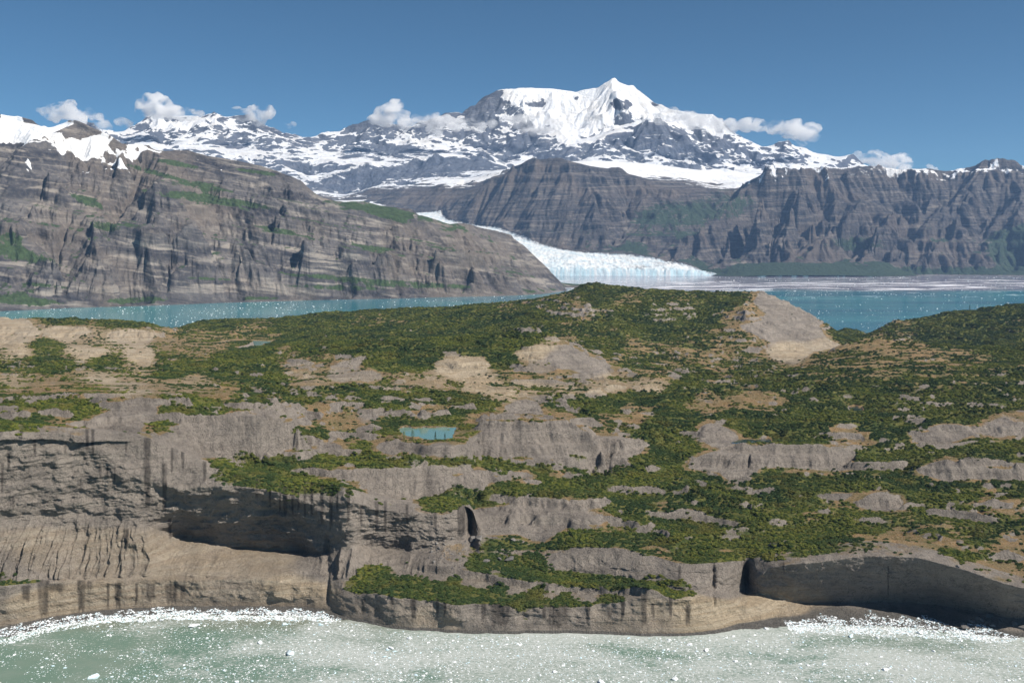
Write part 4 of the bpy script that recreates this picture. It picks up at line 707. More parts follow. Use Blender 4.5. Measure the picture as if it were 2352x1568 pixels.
c = k.mix(k.ramp(sa, .1, .9), rock, sandc)
tun = k.mix(k.ramp(k.noise(.03, 7, .7), .38, .62), (.30, .185, .080), (.205, .150, .062))
tun = k.mix(k.math('MULTIPLY', k.ramp(fin, .42, .6), .55), tun, (.36, .29, .20))
tun = k.mix(k.math('MULTIPLY', k.ramp(k.noise(1., 6, .7, k.map((.02, .07, .07))), .5, .62), .6), tun, (.12, .12, .045))
ta = k.math('ADD', k.attr('tundra'), k.math('MULTIPLY', k.math('SUBTRACT', k.noise(.045, 8, .7), .5), 1.2))
ta = k.math('MULTIPLY', k.ramp(ta, .4, .75), k.math('SUBTRACT', 1., k.math('MULTIPLY', k.ramp(k.attr('sand'), .2, 1.), .75)))
c = k.mix(ta, c, tun)
gr = k.mix(k.ramp(k.noise(.05, 6, .7), .4, .62), (.070, .095, .025), (.17, .165, .045))
va = k.math('ADD', k.attr('veg'), k.math('MULTIPLY', k.math('SUBTRACT', k.noise(.07, 8, .7), .5), .9))
c = k.mix(k.ramp(va, .42, .6), c, gr)
c = k.mix(k.math('MULTIPLY', k.attr('wet'), .92), c, (.030, .026, .024))
c = k.mix(k.attr('beach'), c, k.mix(k.ramp(fin, .4, .6), (.10, .095, .088), (.17, .16, .145)))
k.put(k.b.inputs['Base Color'], c)
b1 = k.bump(mid, 5., 1.); b2 = k.bump(strat2, 1.6, .9, b1); b3 = k.bump(k.noise(.35, 8, .65), 1.6, 1., b2)
flu = k.noise(1., 5, .7, k.map((.13, .05, .035)), 1.)
b3 = k.bump(flu, 5., .55, b3)
fr = k.noise(.11, 8, .68, None, 1.4)
b3 = k.bump(k.math('ABSOLUTE', k.math('SUBTRACT', fr, .5)), 9., .9, b3)
k.l(b3, k.b.inputs['Normal'])
tag(grid_mesh('plateau_ground', ALL, k.m, {'veg': veg, 'sand': sand, 'tundra': tundra, 'wet': wet, 'beach': beach}), kind='structure')
# ------------------------------------------------------------------ water
k = NT('sea_water')
sx = k.n('ShaderNodeSeparateXYZ'); k.l(k.co, sx.inputs[0]); Xn, Yn = sx.outputs[0], sx.outputs[1]
nearw = k.ramp(Yn, 2500, 3500, 1., 0.)
sw = k.noise(.0045, 5, .6, None, .4)
milky = k.mix(k.ramp(sw, .4, .62), (.12, .20, .155), (.20, .25, .21))
bay = k.mix(k.ramp(k.noise(1., 4, .6, k.map((.0004, .0014, 1))), .38, .62), (.018, .15, .22), (.05, .25, .30))
bay = k.mix(k.ramp(k.math('ADD', Xn, k.math('MULTIPLY', Yn, .0)), -3500, 300, 1., 0.), bay, (.08, .28, .31))
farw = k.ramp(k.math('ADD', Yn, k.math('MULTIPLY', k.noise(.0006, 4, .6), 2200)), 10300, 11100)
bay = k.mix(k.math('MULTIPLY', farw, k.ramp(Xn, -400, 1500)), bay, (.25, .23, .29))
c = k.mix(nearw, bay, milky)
silt = k.ramp(k.math('ADD', Yn, k.math('MULTIPLY', k.noise(.02, 4, .6), 40)), 1130, 1185)
c = k.mix(k.math('MULTIPLY', k.math('MULTIPLY', nearw, silt), .6), c, (.19, .175, .13))
# fine brash ice too small to be pieces
dens = k.math('ADD', k.noise(1., 7, .66, k.map((.0060, .011, 1), (0, 0, R(8))), .35), k.math('MULTIPLY', k.ramp(Xn, -520, -80, -.15, .065), 1.))
dens = k.math('ADD', dens, k.math('MULTIPLY', k.ramp(Yn, 860, 1000, -.05, .05), 1.))
cells = k.noise(1., 7, .85, k.map((.20, .34, 1)))
grain = k.noise(.16, 6, .75)
bl = k.math('MULTIPLY', k.ramp(k.math('ADD', k.math('MULTIPLY', dens, 1.0), k.math('MULTIPLY', k.math('SUBTRACT', cells, .5), 2.2)), .52, .66), nearw)
bl2 = k.math('MULTIPLY', k.ramp(dens, .46, .60), nearw)
c = k.mix(k.math('MULTIPLY', bl2, .6), c, (.28, .315, .29))
c = k.mix(k.math('MULTIPLY', bl, k.ramp(grain, .3, .6, .45, 1.)), c, (.45, .48, .46))
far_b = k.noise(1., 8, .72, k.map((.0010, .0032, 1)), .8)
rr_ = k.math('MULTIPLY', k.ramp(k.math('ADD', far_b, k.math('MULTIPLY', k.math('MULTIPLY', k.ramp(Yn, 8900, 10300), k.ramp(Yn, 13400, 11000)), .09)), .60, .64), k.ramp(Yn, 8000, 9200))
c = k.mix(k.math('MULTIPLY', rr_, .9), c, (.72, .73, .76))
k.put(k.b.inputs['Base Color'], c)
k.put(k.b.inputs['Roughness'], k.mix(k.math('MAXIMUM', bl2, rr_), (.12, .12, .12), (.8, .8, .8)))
k.b.inputs['IOR'].default_value = 1.33; k.b.inputs['Specular IOR Level'].default_value = .22
k.l(k.bump(k.noise(1., 4, .6, k.map((.12, .2, 1))), .10, 1., k.bump(cells, .25, 1.)), k.b.inputs['Normal'])
xs = np.linspace(-15000, 15000, 61); ys = np.linspace(-1500, 14600, 41); Xw, Yw = np.meshgrid(xs, ys)
tag(grid_mesh('water', np.dstack([Xw, Yw, Xw * 0]), k.m), kind='structure')
k2 = NT('pond_water'); 
k2.b.inputs['Roughness'].default_value = .08; k2.b.inputs['Specular IOR Level'].default_value = .5
k2.put(k2.b.inputs['Base Color'], (.12, .23, .195)); k2.l(k2.bump(k2.noise(.8, 3, .5), .03, 1.), k2.b.inputs['Normal'])
k3 = NT('pond_water_dark'); k3.b.inputs['Roughness'].default_value = .05; k3.b.inputs['Specular IOR Level'].default_value = .5; k3.put(k3.b.inputs['Base Color'], (.03, .05, .05))
for (zp, W), m in zip(PW, (k2.m, k2.m, k3.m, k3.m)):
    cx = np.mean([a for a, b in W]); cy = np.mean([b for a, b in W])
    W2 = [((a - cx) * 1.12 + cx, (b - cy) * 1.12 + cy, zp) for a, b in W]
    me = raw_mesh('pond', W2, [list(range(len(W2)))], m); o = bpy.data.objects.new('pond', me); COL.objects.link(o); tag(o, kind='structure')
# floor under everything
gm = NT('sea_bed'); gm.put(gm.b.inputs['Base Color'], (.12, .12, .11))
o = bpy.data.objects.new('ground', raw_mesh('ground', [(-60000, -3000, -120), (60000, -3000, -120), (60000, 70000, -120), (-60000, 70000, -120)], [(0, 1, 2, 3)], gm.m)); COL.objects.link(o); tag(o, kind='structure')
# ------------------------------------------------------------------ loose things: shrubs, trees, ice, rocks
rng = np.random.default_rng(11)
def hull(n, sc, seed, jit=.25, flat=0.):
    """an angular lump: convex hull of jittered points"""
    import bmesh
    r = np.random.default_rng(seed); bm = bmesh.new()
    for _ in range(n):
        v = r.normal(size=3); v /= np.linalg.norm(v); v *= 1 - jit * r.random()
        bm.verts.new((v[0] * sc[0], v[1] * sc[1], max(v[2], -.5 if flat == 0 else -.25) * sc[2] + (0 if flat == 0 else .1 * sc[2])))
    res = bmesh.ops.convex_hull(bm, input=bm.verts)
    for g_ in res['geom_interior'] + res['geom_unused']:
        if isinstance(g_, bmesh.types.BMVert) and g_.is_valid: bm.verts.remove(g_)
    return bm
def lump(name, mat, n, sc, seed, jit=.25, extra=0, flat=0.):
    import bmesh
    bm = hull(n, sc, seed, jit, flat)
    r = np.random.default_rng(seed + 5)
    for i in range(extra):
        b2 = hull(max(8, n // 2), [s * (.35 + .3 * r.random()) for s in sc], seed * 7 + i, jit, flat); m2 = bpy.data.meshes.new('t'); b2.to_mesh(m2); b2.free()
        off = len(bm.verts); m2.transform(Matrix.Translation(((r.random() - .5) * sc[0] * 1.1, (r.random() - .5) * sc[1] * 1.1, sc[2] * .35 * r.random()))); bm.from_mesh(m2); bpy.data.meshes.remove(m2)
    me = bpy.data.meshes.new(name); bm.to_mesh(me); bm.free(); me.materials.append(mat); return me
def foliage(name, mat, seed, nq=110, lumps=6, spread=.62, h=.85):
    r = np.random.default_rng(seed); V = []; Fc = []
    C_ = [(0, 0, .42, .55)] + [(math.cos(a) * spread * (.5 + .5 * r.random()), math.sin(a) * spread * (.5 + .5 * r.random()), .25 + .3 * r.random(), .3 + .2 * r.random()) for a in np.arange(lumps) * 6.283 / lumps + r.random()]
    for (cx, cy, cz, cr_) in C_:
        for _ in range(int(nq * cr_ * cr_ * 2.2)):
            v = r.normal(size=3); v /= np.linalg.norm(v); v[2] = abs(v[2]) * 1.0 - .25
            q = np.array([cx, cy, cz * h]) + v * cr_ * (.8 + .3 * r.random())
            q[2] = max(q[2], .02)
            nn = v + r.normal(size=3) * .45; nn /= np.linalg.norm(nn)
            t = np.cross(nn, r.normal(size=3)); t /= np.linalg.norm(t); b = np.cross(nn, t); s_ = .11 + .09 * r.random()
            i = len(V); V += [q + t * s_, q + b * s_, q - t * s_, q - b * s_]; Fc.append((i, i + 1, i + 2, i + 3))
    return raw_mesh(name, V, Fc, mat)
lm = NT('alder_leaves')
oi = lm.n('ShaderNodeObjectInfo')
lc = lm.mix(lm.ramp(oi.outputs['Random'], 0., 1.), (.045, .075, .018), (.19, .20, .038))
lc = lm.mix(lm.ramp(lm.noise(3., 2, .5), .5, .75), lc, (.055, .085, .022))
ln = lm.n('ShaderNodeTexNoise'); lm.l(oi.outputs['Location'], ln.inputs['Vector']); ln.inputs['Scale'].default_value = .009; ln.inputs['Detail'].default_value = 5
lc = lm.mix(lm.ramp(ln.outputs[0], .42, .6), lc, (.040, .068, .022))
ln2 = lm.n('ShaderNodeTexNoise'); lm.l(oi.outputs['Location'], ln2.inputs['Vector']); ln2.inputs['Scale'].default_value = .021; ln2.inputs['Detail'].default_value = 4
lc = lm.mix(lm.math('MULTIPLY', lm.ramp(ln2.outputs[0], .54, .68), .6), lc, (.17, .15, .035))
lm.put(lm.b.inputs['Base Color'], lc); lm.b.inputs['Roughness'].default_value = .75; lm.b.inputs['Specular IOR Level'].default_value = .15
wm = NT('stem_wood'); wm.put(wm.b.inputs['Base Color'], (.10, .08, .06))
shrub_meshes = [foliage('shrub', lm.m, 100 + i, 100, 5 + i % 3, .5 + .08 * (i % 3), .8 + .1 * (i % 2)) for i in range(5)]

# where brush grows: chosen cell by cell on the ground sheet
c00, c11 = ALL[:-1, :-1], ALL[1:, 1:]; c01, c10 = ALL[:-1, 1:], ALL[1:, :-1]
area = np.linalg.norm(np.cross(c11 - c00, c10 - c01), axis=2) / 2
vc = veg[:-1, :-1] + .45 * fbm(c00[..., 0] / 14, c00[..., 1] / 11, 3, 401) * 1.0
cover = sstep(.42, .62, vc) + .045 * sstep(.25, .42, vc) * (tundra[:-1, :-1] > .25) + .012 * (tundra[:-1, :-1] > .5)
Yc = c00[..., 1]
xin = np.abs(c00[..., 0] / Yc) < .60
each = np.interp(Yc, [1100, 1700, 2600, 4000, 6000], [11, 19, 30, 50, 80])
lam = area * cover / each * xin * (Yc < 5400) * (c00[..., 2] > 3)
n_ = rng.poisson(lam)
ri, ci = np.nonzero(n_); rep_ = n_[ri, ci]; ri = np.repeat(ri, rep_); ci = np.repeat(ci, rep_)
a, b = rng.random((2, len(ri), 1))
Pt = ALL[ri, ci] * (1 - a) * (1 - b) + ALL[ri, ci + 1] * a * (1 - b) + ALL[ri + 1, ci] * (1 - a) * b + ALL[ri + 1, ci + 1] * a * b
size = np.sqrt(each[ri, ci]) * (.50 + .42 * rng.random(len(ri))) * (1 + .25 * fbm(Pt[:, 0] / 60, Pt[:, 1] / 60, 2, 403))
Pt[:, 2] -= .12 * size
print('shrubs', len(Pt))
def where(px):
    return ['far left', 'left', 'left of centre', 'centre', 'right of centre', 'right', 'far right'][int(np.clip(px / 336, 0, 6))]
def region(px, py):
    if py > 1300 and px < 790: return 'at the foot of the tall grey cliff', 'shrubs at the foot of the tall cliff'
    if py > 1352: return 'on the low ledge just above the banded sea cliff', 'shrubs on the lowest ledge'
    if py > 1300 and px < 1320: return 'in the thicket on the bench below the grey domes', 'shrubs in the bench thicket'
    if py > 1300: return 'on the bench left of the narrow waterfall ravine', 'shrubs beside the ravine bench'
    if px < 800 and py > 1082: return 'on the narrow ledge above the dark alcove', 'shrubs on the alcove ledge'
    if px < 1100 and py > 1040: return 'on the long ledge below the turquoise pond', 'shrubs on the pond ledge'
    if px < 720: return 'near the rim of the tall left cliff', 'shrubs on the left rim'
    if py > 1235 and px > 1700: return 'along the rim of the big shadowed overhang', 'shrubs on the overhang rim'
    if px > 1700: return 'on the brushy slope above the shadowed overhang', 'shrubs above the overhang'
    if py > 1200: return 'in the gap beside the rounded grey dome', 'shrubs beside the dome'
    return 'on the brushy slope behind the rounded grey dome', 'shrubs behind the dome'
sx_, sy_ = survey(Pt[:, 0], Pt[:, 1], Pt[:, 2])
app = size / Pt[:, 1] * ((sx_ > 5) & (sx_ < 2347)) * (sy_ < 1440)
top = np.argsort(-app)[:300]; tops = set(top.tolist())
kinds = bpy.data.collections.new('shrub kinds'); COL.children.link(kinds)
for q, i in enumerate(top):
    o = bpy.data.objects.new('shrub', shrub_meshes[q % 5]); (kinds if q < 5 else COL).objects.link(o)
    o.location = Pt[i]; s_ = size[i] * 1.15; o.scale = (s_, s_, s_ * (.7 + .3 * rng.random())); o.rotation_euler = (0, 0, rng.random() * 6.28)
    rg, gp = region(sx_[i], sy_[i])
    sizew = 'large' if size[i] > np.median(size[top]) else 'small'
    tag(o, sizew + ' green shrub ' + rg + ', ' + where(sx_[i]), 'shrub', gp)
# light kinds for the far mass
def points_obj(name, pts, sc, rot, coll, zs=.85):
    me = bpy.data.meshes.new(name); me.vertices.add(len(pts)); me.vertices.foreach_set('co', pts.astype(np.float32).ravel())
    at = me.attributes.new('size', 'FLOAT', 'POINT'); at.data.foreach_set('value', sc.astype(np.float32))
    at = me.attributes.new('turn', 'FLOAT', 'POINT'); at.data.foreach_set('value', rot.astype(np.float32))
    o = bpy.data.objects.new(name, me); COL.objects.link(o)
    g = bpy.data.node_groups.new(name, 'GeometryNodeTree')
    g.interface.new_socket('Geometry', in_out='INPUT', socket_type='NodeSocketGeometry'); g.interface.new_socket('Geometry', in_out='OUTPUT', socket_type='NodeSocketGeometry')
    N_ = g.nodes.new; L_ = g.links.new
    gi, go = N_('NodeGroupInput'), N_('NodeGroupOutput'); ip = N_('GeometryNodeInstanceOnPoints'); cinf = N_('GeometryNodeCollectionInfo')
    cinf.inputs['Collection'].default_value = coll; cinf.inputs['Separate Children'].default_value = True; cinf.inputs['Reset Children'].default_value = True
    a1 = N_('GeometryNodeInputNamedAttribute'); a1.data_type = 'FLOAT'; a1.inputs['Name'].default_value = 'size'
    a2 = N_('GeometryNodeInputNamedAttribute'); a2.data_type = 'FLOAT'; a2.inputs['Name'].default_value = 'turn'
    cx1, cx2 = N_('ShaderNodeCombineXYZ'), N_('ShaderNodeCombineXYZ'); mz_ = N_('ShaderNodeMath'); mz_.operation = 'MULTIPLY'; mz_.inputs[1].default_value = zs
    L_(gi.outputs[0], ip.inputs['Points']); L_(cinf.outputs[0], ip.inputs['Instance']); ip.inputs['Pick Instance'].default_value = True
    L_(a1.outputs[0], cx1.inputs[0]); L_(a1.outputs[0], cx1.inputs[1]); L_(a1.outputs[0], mz_.inputs[0]); L_(mz_.outputs[0], cx1.inputs[2]); L_(a2.outputs[0], cx2.inputs[2])
    L_(cx1.outputs[0], ip.inputs['Scale']); L_(cx2.outputs[0], ip.inputs['Rotation']); L_(ip.outputs[0], go.inputs[0])
    m_ = o.modifiers.new('scatter', 'NODES'); m_.node_group = g
    return o
mask = np.ones(len(Pt), bool); mask[top] = False
tag(points_obj('brush_cover', Pt[mask], size[mask], rng.random(mask.sum()) * 6.28, kinds), kind='stuff')

# a few conifers and young trees
cm = NT('conifer_needles'); cm.put(cm.b.inputs['Base Color'], (.022, .042, .020))
def conifer(x, y, z, h, label, group=None, leafy=False):
    t = bpy.data.objects.new('conifer_tree' if not leafy else 'young_tree', None); COL.objects.link(t); t.location = (x, y, z); tag(t, label, 'tree', group)
    V = []; Fc = []; r = np.random.default_rng(int(x * 13) % 9999)
    for i in range(8):
        a_ = i * math.pi / 4; V += [(math.cos(a_) * h * .02, math.sin(a_) * h * .02, -.5), (math.cos(a_) * h * .004, math.sin(a_) * h * .004, h * .96)]
        j = (i + 1) % 8; Fc.append((2 * i, 2 * j, 2 * j + 1, 2 * i + 1))
    o = bpy.data.objects.new('trunk', raw_mesh('trunk', V, Fc, wm.m)); COL.objects.link(o); o.parent = t
    V = []; Fc = []
    for kq in range(260):
        f = r.random() ** .8; zz = h * (.1 + .9 * f); rad = h * (.20 if not leafy else .26) * ((1 - f) if not leafy else math.sin(math.pi * min(1, f * .9 + .1)) ** .6) * (.45 + .6 * r.random()) + .05
        a_ = r.random() * 6.283; q = np.array([math.cos(a_) * rad, math.sin(a_) * rad, zz - rad * .3]); t_ = np.array([math.cos(a_), math.sin(a_), -.5]); b_ = np.array([-math.sin(a_), math.cos(a_), 0]); s_ = h * .045
        i = len(V); V += [q + t_ * s_, q + b_ * s_ * .6, q - t_ * s_, q - b_ * s_ * .6]; Fc.append((i, i + 1, i + 2, i + 3))
    o = bpy.data.objects.new('crown', raw_mesh('crown', V, Fc, lm.m if leafy else cm.m)); COL.objects.link(o); o.parent = t
def ground_z(px, py, z):
    for _ in range(6):
        x, y = at_z(px, py, z); j = np.argmin(np.abs(uB - x / y)); i = np.argmin(np.abs(N[:, j, 1] - y)); z = N[i, j, 2]
    return x, y, z
for px, py, zg, h, lab, lf in ((1000, 1011, 151, 14, 'taller dark conifer on the near shore of the turquoise pond', 0), (1022, 1012, 151, 12, 'shorter dark conifer beside the pond, right of the taller one', 0), (928, 1008, 151, 12, 'slender young tree at the left end of the turquoise pond', 1),
        (948, 1009, 151, 13, 'thin young tree in front of the pond, left of its middle', 1), (860, 1000, 152, 16, 'pale young tree in the hollow left of the turquoise pond', 1), (1380, 651, 273, 22, 'small spire of a tree on the skyline of the green hilltop', 0), (2227, 713, 170, 24, 'lone tree standing up from the skyline of the far right hill', 0), (1003, 706, 140, 26, 'lone tree on the bay shore in front of the icebergs', 0), (1928, 940, 124, 18, 'leafy tree left of the small blue pool on the right', 1)):
    x, y, z = ground_z(px, py, zg); conifer(x, y, z, h, lab, None, lf)

# ---- ice
im = NT('berg_ice'); oi = im.n('ShaderNodeObjectInfo')
im.put(im.b.inputs['Base Color'], im.mix(im.ramp(oi.outputs['Random'], .5, 1.), (.84, .87, .89), (.60, .78, .86))); im.b.inputs['Roughness'].default_value = .45; im.b.inputs['Specular IOR Level'].default_value = .4
im.l(im.bump(im.noise(1.5, 4, .6), .25, .8), im.b.inputs['Normal'])
ice_meshes = [lump('ice_block', im.m, 16, (1, .8, .5), 500 + i, .35, i % 3, 1.) for i in range(6)]
big_ice = [lump('iceberg', im.m, 26, (1, .75, .7), 600 + i, .5, 2 + i % 3, 1.) for i in range(4)]
icek = bpy.data.collections.new('ice kinds'); COL.children.link(icek)
fx = np.interp(0, [0], [0])
def shore_y(x):                                  # where the near beach meets the water
    xs_ = rowsP[1][:, 0]; return np.interp(x, xs_, rowsP[1][:, 1]), np.interp(x, rowsP[2][:, 0], rowsP[2][:, 1])
named = [(666, 1500, 9, 'largest white iceberg afloat left of the middle of the ice-choked water'), (597, 1475, 5, 'white iceberg with a flat top, floating above and left of the largest one'), (445, 1438, 8, 'jagged pale iceberg grounded just off the left ice beach'), (321, 1424, 5, 'broad white ice slab at the edge of the left ice beach'), (216, 1555, 8, 'white ice cluster at the bottom edge of the green water'),
         (255, 1438, 4, 'low white ice slab left of the jagged iceberg'), (370, 1424, 4, 'flat white floe between the ice beach and the green water'), (655, 1433, 5, 'pale ice block off the right end of the left ice beach'), (537, 1423, 5, 'rounded ice block on the water edge of the left ice beach'), (736, 1434, 4, 'small ice block where the left ice beach meets the cliff'),
         (1955, 1461, 5, 'large blue-white ice block floating below the right ice beach'), (2016, 1463, 4, 'second ice block afloat, right of the large blue-white one'), (2113, 1453, 4.5, 'blue ice block aground at the lip of the right ice beach'), (2147, 1450, 4.5, 'blue-white ice block right of the lip of the right ice beach'), (2220, 1456, 4.5, 'pale blue ice block near the boulders at the right'), (2310, 1458, 4, 'ice block at the far right, in front of the dark boulders'),
         (1760, 1443, 4, 'ice block off the left end of the right ice beach'), (1584, 1480, 5, 'flat white floe below the yellow cliff'), (1623, 1493, 5, 'craggy white iceberg below the yellow cliff, above the green lane'), (2034, 1537, 5, 'round white floe low at the right of the water'), (1690, 1518, 3.5, 'small oval floe right of the green lane'), (940, 1465, 5, 'white floe close under the banded cliff'), (899, 1488, 4.5, 'oval white floe in the dense brash below the banded cliff'), (1275, 1542, 4, 'white ice lump at the bottom, below the middle of the water'), (1550, 1558, 6, 'white iceberg at the lower edge near the green patch'), (1380, 1566, 6, 'white iceberg cut by the bottom edge of the view')]
rr2 = np.random.default_rng(5); cnt_i = 0
def put_ice(mesh, x, y, z, s, label, cat, group, coll=None):
    o = bpy.data.objects.new(mesh.name.split('.')[0], mesh); (coll or COL).objects.link(o); o.location = (x, y, z); o.scale = (s, s * .8, s * .75); o.rotation_euler = (0, 0, rr2.random() * 6.28)
    return tag(o, label, cat, group)
for i, (px, py, s, lab) in enumerate(named):
    x, y = at_z(px, py, 0.3); put_ice(big_ice[i % 4], float(x), float(y), .2, s, lab, 'iceberg', 'larger icebergs in the near water')
# blocks stranded on the two beaches
Bp = []
for xx0, xx1, n in ((-640, -205, 6000), (325, 640, 5200)):
    xs_ = rr2.random(n * 2) * (xx1 - xx0) + xx0; y0, y1 = shore_y(xs_); f = rr2.beta(1.3, 1.5, len(xs_)) * 1.25 - .30
    f = f * (1 + .9 * fbm(xs_ / 30, xs_ * 0, 3, 8)) + .1 * fbm(xs_ / 9, xs_ * 0, 2, 18); ok = ((y1 - y0) > 10) & (rr2.random(len(xs_)) < sstep(8, 34, y1 - y0) * np.clip(.75 + fbm(xs_ / 22, f * 4, 3, 19) * 1.4, .15, 1)); Bp.append(np.stack([xs_, y0 + (y1 - y0 - 5) * f, np.maximum(0, 2.7 * f - .8)], 1)[ok])
Bp = np.vstack(Bp); Bs = .6 + 1.4 * rr2.random(len(Bp)) ** 3 + .9 * (rr2.random(len(Bp)) < .035)
# loose pieces afloat on the near water
n = 80000; yy_ = 800 + 400 * rr2.random(n); xx_ = (rr2.random(n) - .5) * 1.25 * yy_
dn_ = fbm(xx_ / 70, yy_ / 45, 5, 411, .6) + np.interp(xx_, [-500, -100, 300], [-.16, .12, .12]) + np.interp(yy_, [900, 1100], [-.05, .06])
y0, y1 = shore_y(xx_); ok = (dn_ > .02 + .5 * rr2.random(n) ** 2 - .28) & (yy_ < y0 - 4)
Wp = np.stack([xx_, yy_, yy_ * 0 + .02], 1)[ok]; Ws = (.35 + 1.0 * rr2.random(len(Wp)) ** 4 + 2.3 * (rr2.random(len(Wp)) < .03) * rr2.random(len(Wp))) * 1.0
# bergy bits in the bay
n = 26000; yf = 5200 + 8700 * rr2.random(n) ** 1.1; uf = (rr2.random(n) - .5) * 1.2; xf = uf * yf
dn_ = fbm(xf / 700, yf / 1200, 4, 421, .6) + .25 * (xf < 0) - .05; keep_ = dn_ > .75 * rr2.random(n) - .22
Fp = np.stack([xf, yf, yf * 0 + .05], 1)[keep_]; Fs = (2.0 + 7 * rr2.random(len(Fp)) ** 5) * np.interp(Fp[:, 1], [5200, 13000], [.75, 1.6])
allp = np.vstack([Bp, Wp, Fp]); alls = np.concatenate([Bs, Ws, Fs]); zone = np.concatenate([np.zeros(len(Bp)), np.ones(len(Wp)), np.full(len(Fp), 2)])
px_, py_ = survey(allp[:, 0], allp[:, 1], allp[:, 2])
app = alls / allp[:, 1] * (px_ > 4) * (px_ < 2348) * (py_ < 1566) * np.where(zone == 2, (py_ < 750), 1)
top = np.argsort(-app)[:268]
for q, i in enumerate(top):
    x, y, z = allp[i]; px = px_[i]; py = py_[i]
    if zone[i] == 0: lab, gp = ('white block on the left ice beach, ' + ['far left part', 'left part', 'left middle', 'right middle', 'right end'][int(np.clip(px / 155, 0, 4))] + (', near the cliff' if py < np.interp(px, [0, 333, 760], [1452, 1405, 1420]) else ', near the water'), 'ice blocks on the left beach') if px < 1000 else ('white block on the right ice beach, ' + ['left end', 'left part', 'middle', 'right part', 'right end'][int(np.clip((px - 1780) / 110, 0, 4))] + (', under the overhang' if py < 1430 else ', near the water'), 'ice blocks on the right beach')
    elif zone[i] == 2: lab, gp = ('small white iceberg drifting on the turquoise bay below the left mountain', 'icebergs on the left bay') if px < 1300 else ('small white iceberg drifting on the blue bay in front of the far cliffs', 'icebergs on the right bay')
    elif px < 700: lab, gp = 'small white floe on the green water at the lower left', 'small floes on the green water'
    elif px < 1500: lab, gp = 'small white floe in the dense brash ice below the banded cliff', 'small floes in the middle brash'
    else: lab, gp = 'small white floe in the brash ice at the lower right', 'small floes in the right brash'
    lab = ('larger ' if alls[i] > 1.9 else 'smaller ') + lab.replace('small ', '') + (', ' + where(px) if len(lab) < 72 else '')
    put_ice(ice_meshes[q % 6], x, y, z, alls[i] * (1.3 if zone[i] == 2 else 1.1), lab, 'ice floe', gp, icek if q < 6 else None)
mask = np.ones(len(allp), bool); mask[top] = False
tag(points_obj('brash_ice', allp[mask], alls[mask], rr2.random(mask.sum()) * 6.28, icek, .7), kind='stuff')

# ---- rocks
rm = NT('boulder_rock'); rm.put(rm.b.inputs['Base Color'], rm.mix(rm.ramp(rm.noise(.4, 5, .6), .4, .6), (.13, .122, .115), (.22, .205, .19))); rm.l(rm.bump(rm.noise(1.2, 6, .6), .4, 1.), rm.b.inputs['Normal'])
rock_meshes = [lump('boulder', rm.m, 18, (1, .85, .75), 700 + i, .35, i % 2) for i in range(5)]
r3 = np.random.default_rng(9)
def near_ground(x, y):
    j = int(np.argmin(np.abs(ALL[40, :, 0] / ALL[40, :, 1] - x / y))); col = ALL[:A.shape[0] + 60, j]; i = int(np.argmin(np.abs(col[:, 1] - y))); return col[i, 2]
def put_rock(x, y, z, s, lab, gp):
    o = bpy.data.objects.new('boulder', rock_meshes[int(r3.random() * 5)]); COL.objects.link(o); o.location = (x, y, z + .1 * s); o.scale = (s, s * (.7 + .4 * r3.random()), s * (.6 + .5 * r3.random())); o.rotation_euler = (r3.random() * .5, r3.random() * .5, r3.random() * 6.28); tag(o, lab, 'boulder', gp)
for px, py, s in ((2212, 1431, 5), (2232, 1426, 5), (2250, 1424, 7), (2275, 1420, 10), (2290, 1412, 12), (2310, 1407, 14), (2325, 1420, 12), (2345, 1415, 13), (2300, 1430, 9), (2330, 1436, 10), (2350, 1445, 11), (2280, 1436, 5), (2262, 1434, 4), (2215, 1440, 6), (2195, 1424, 4), (2165, 1420, 3), (2135, 1417, 3), (2120, 1414, 2.5), (2360, 1430, 14), (2240, 1438, 3)):
    x, y = at_z(px, py, 3); put_rock(float(x), float(y), near_ground(float(x), float(y)) if s < 6 else 2.5, s, 'dark grey boulder in the pile at the right end of the beach' if s >= 4 else 'small dark rock on the beach under the overhang', 'boulders at the right end of the beach' if s >= 4 else 'small rocks under the overhang')
gi_ = []
cellsel = np.argwhere((PX[::3, ::3] > 985) & (PX[::3, ::3] < 1070) & (PY[::3, ::3] > 1236) & (PY[::3, ::3] < 1312))
cellsel = cellsel[cellsel[:, 0] * 3 < A.shape[0]]
for q in range(110):
    i, j = cellsel[r3.integers(len(cellsel))] * 3; x, y, z = ALL[i, j]; s = 1.0 + 2.6 * r3.random() ** 3
    put_rock(x, y, z, s, ('big' if s > 1.8 else 'small') + ' angular grey rock in the ' + ('upper' if z > 78 else 'middle' if z > 55 else 'lower') + (' left' if PX[i, j] < 1025 else ' right') + ' part of the rubble chute beside the dome', 'rocks in the rubble chute')
for px, py, s, lab in ((1119, 1290, 7, 'pointed grey boulder in the brush, left of the larger one'), (1170, 1284, 9, 'largest pointed grey boulder standing in the brush of the bench'), (1145, 1284, 5, 'flat-topped grey boulder between the two pointed ones'), (1085, 1240, 9, 'rounded grey block at the foot of the dark ravine'), (1100, 1236, 7, 'rounded grey block right of the dark ravine'), (1180, 1240, 6, 'grey block leaning against the foot of the dome')):
    m = (np.hypot(PX[:A.shape[0]] - px, PY[:A.shape[0]] - py)); i, j = np.unravel_index(np.argmin(m), m.shape); x, y, z = ALL[i, j]; put_rock(x, y, z, s, lab, None)
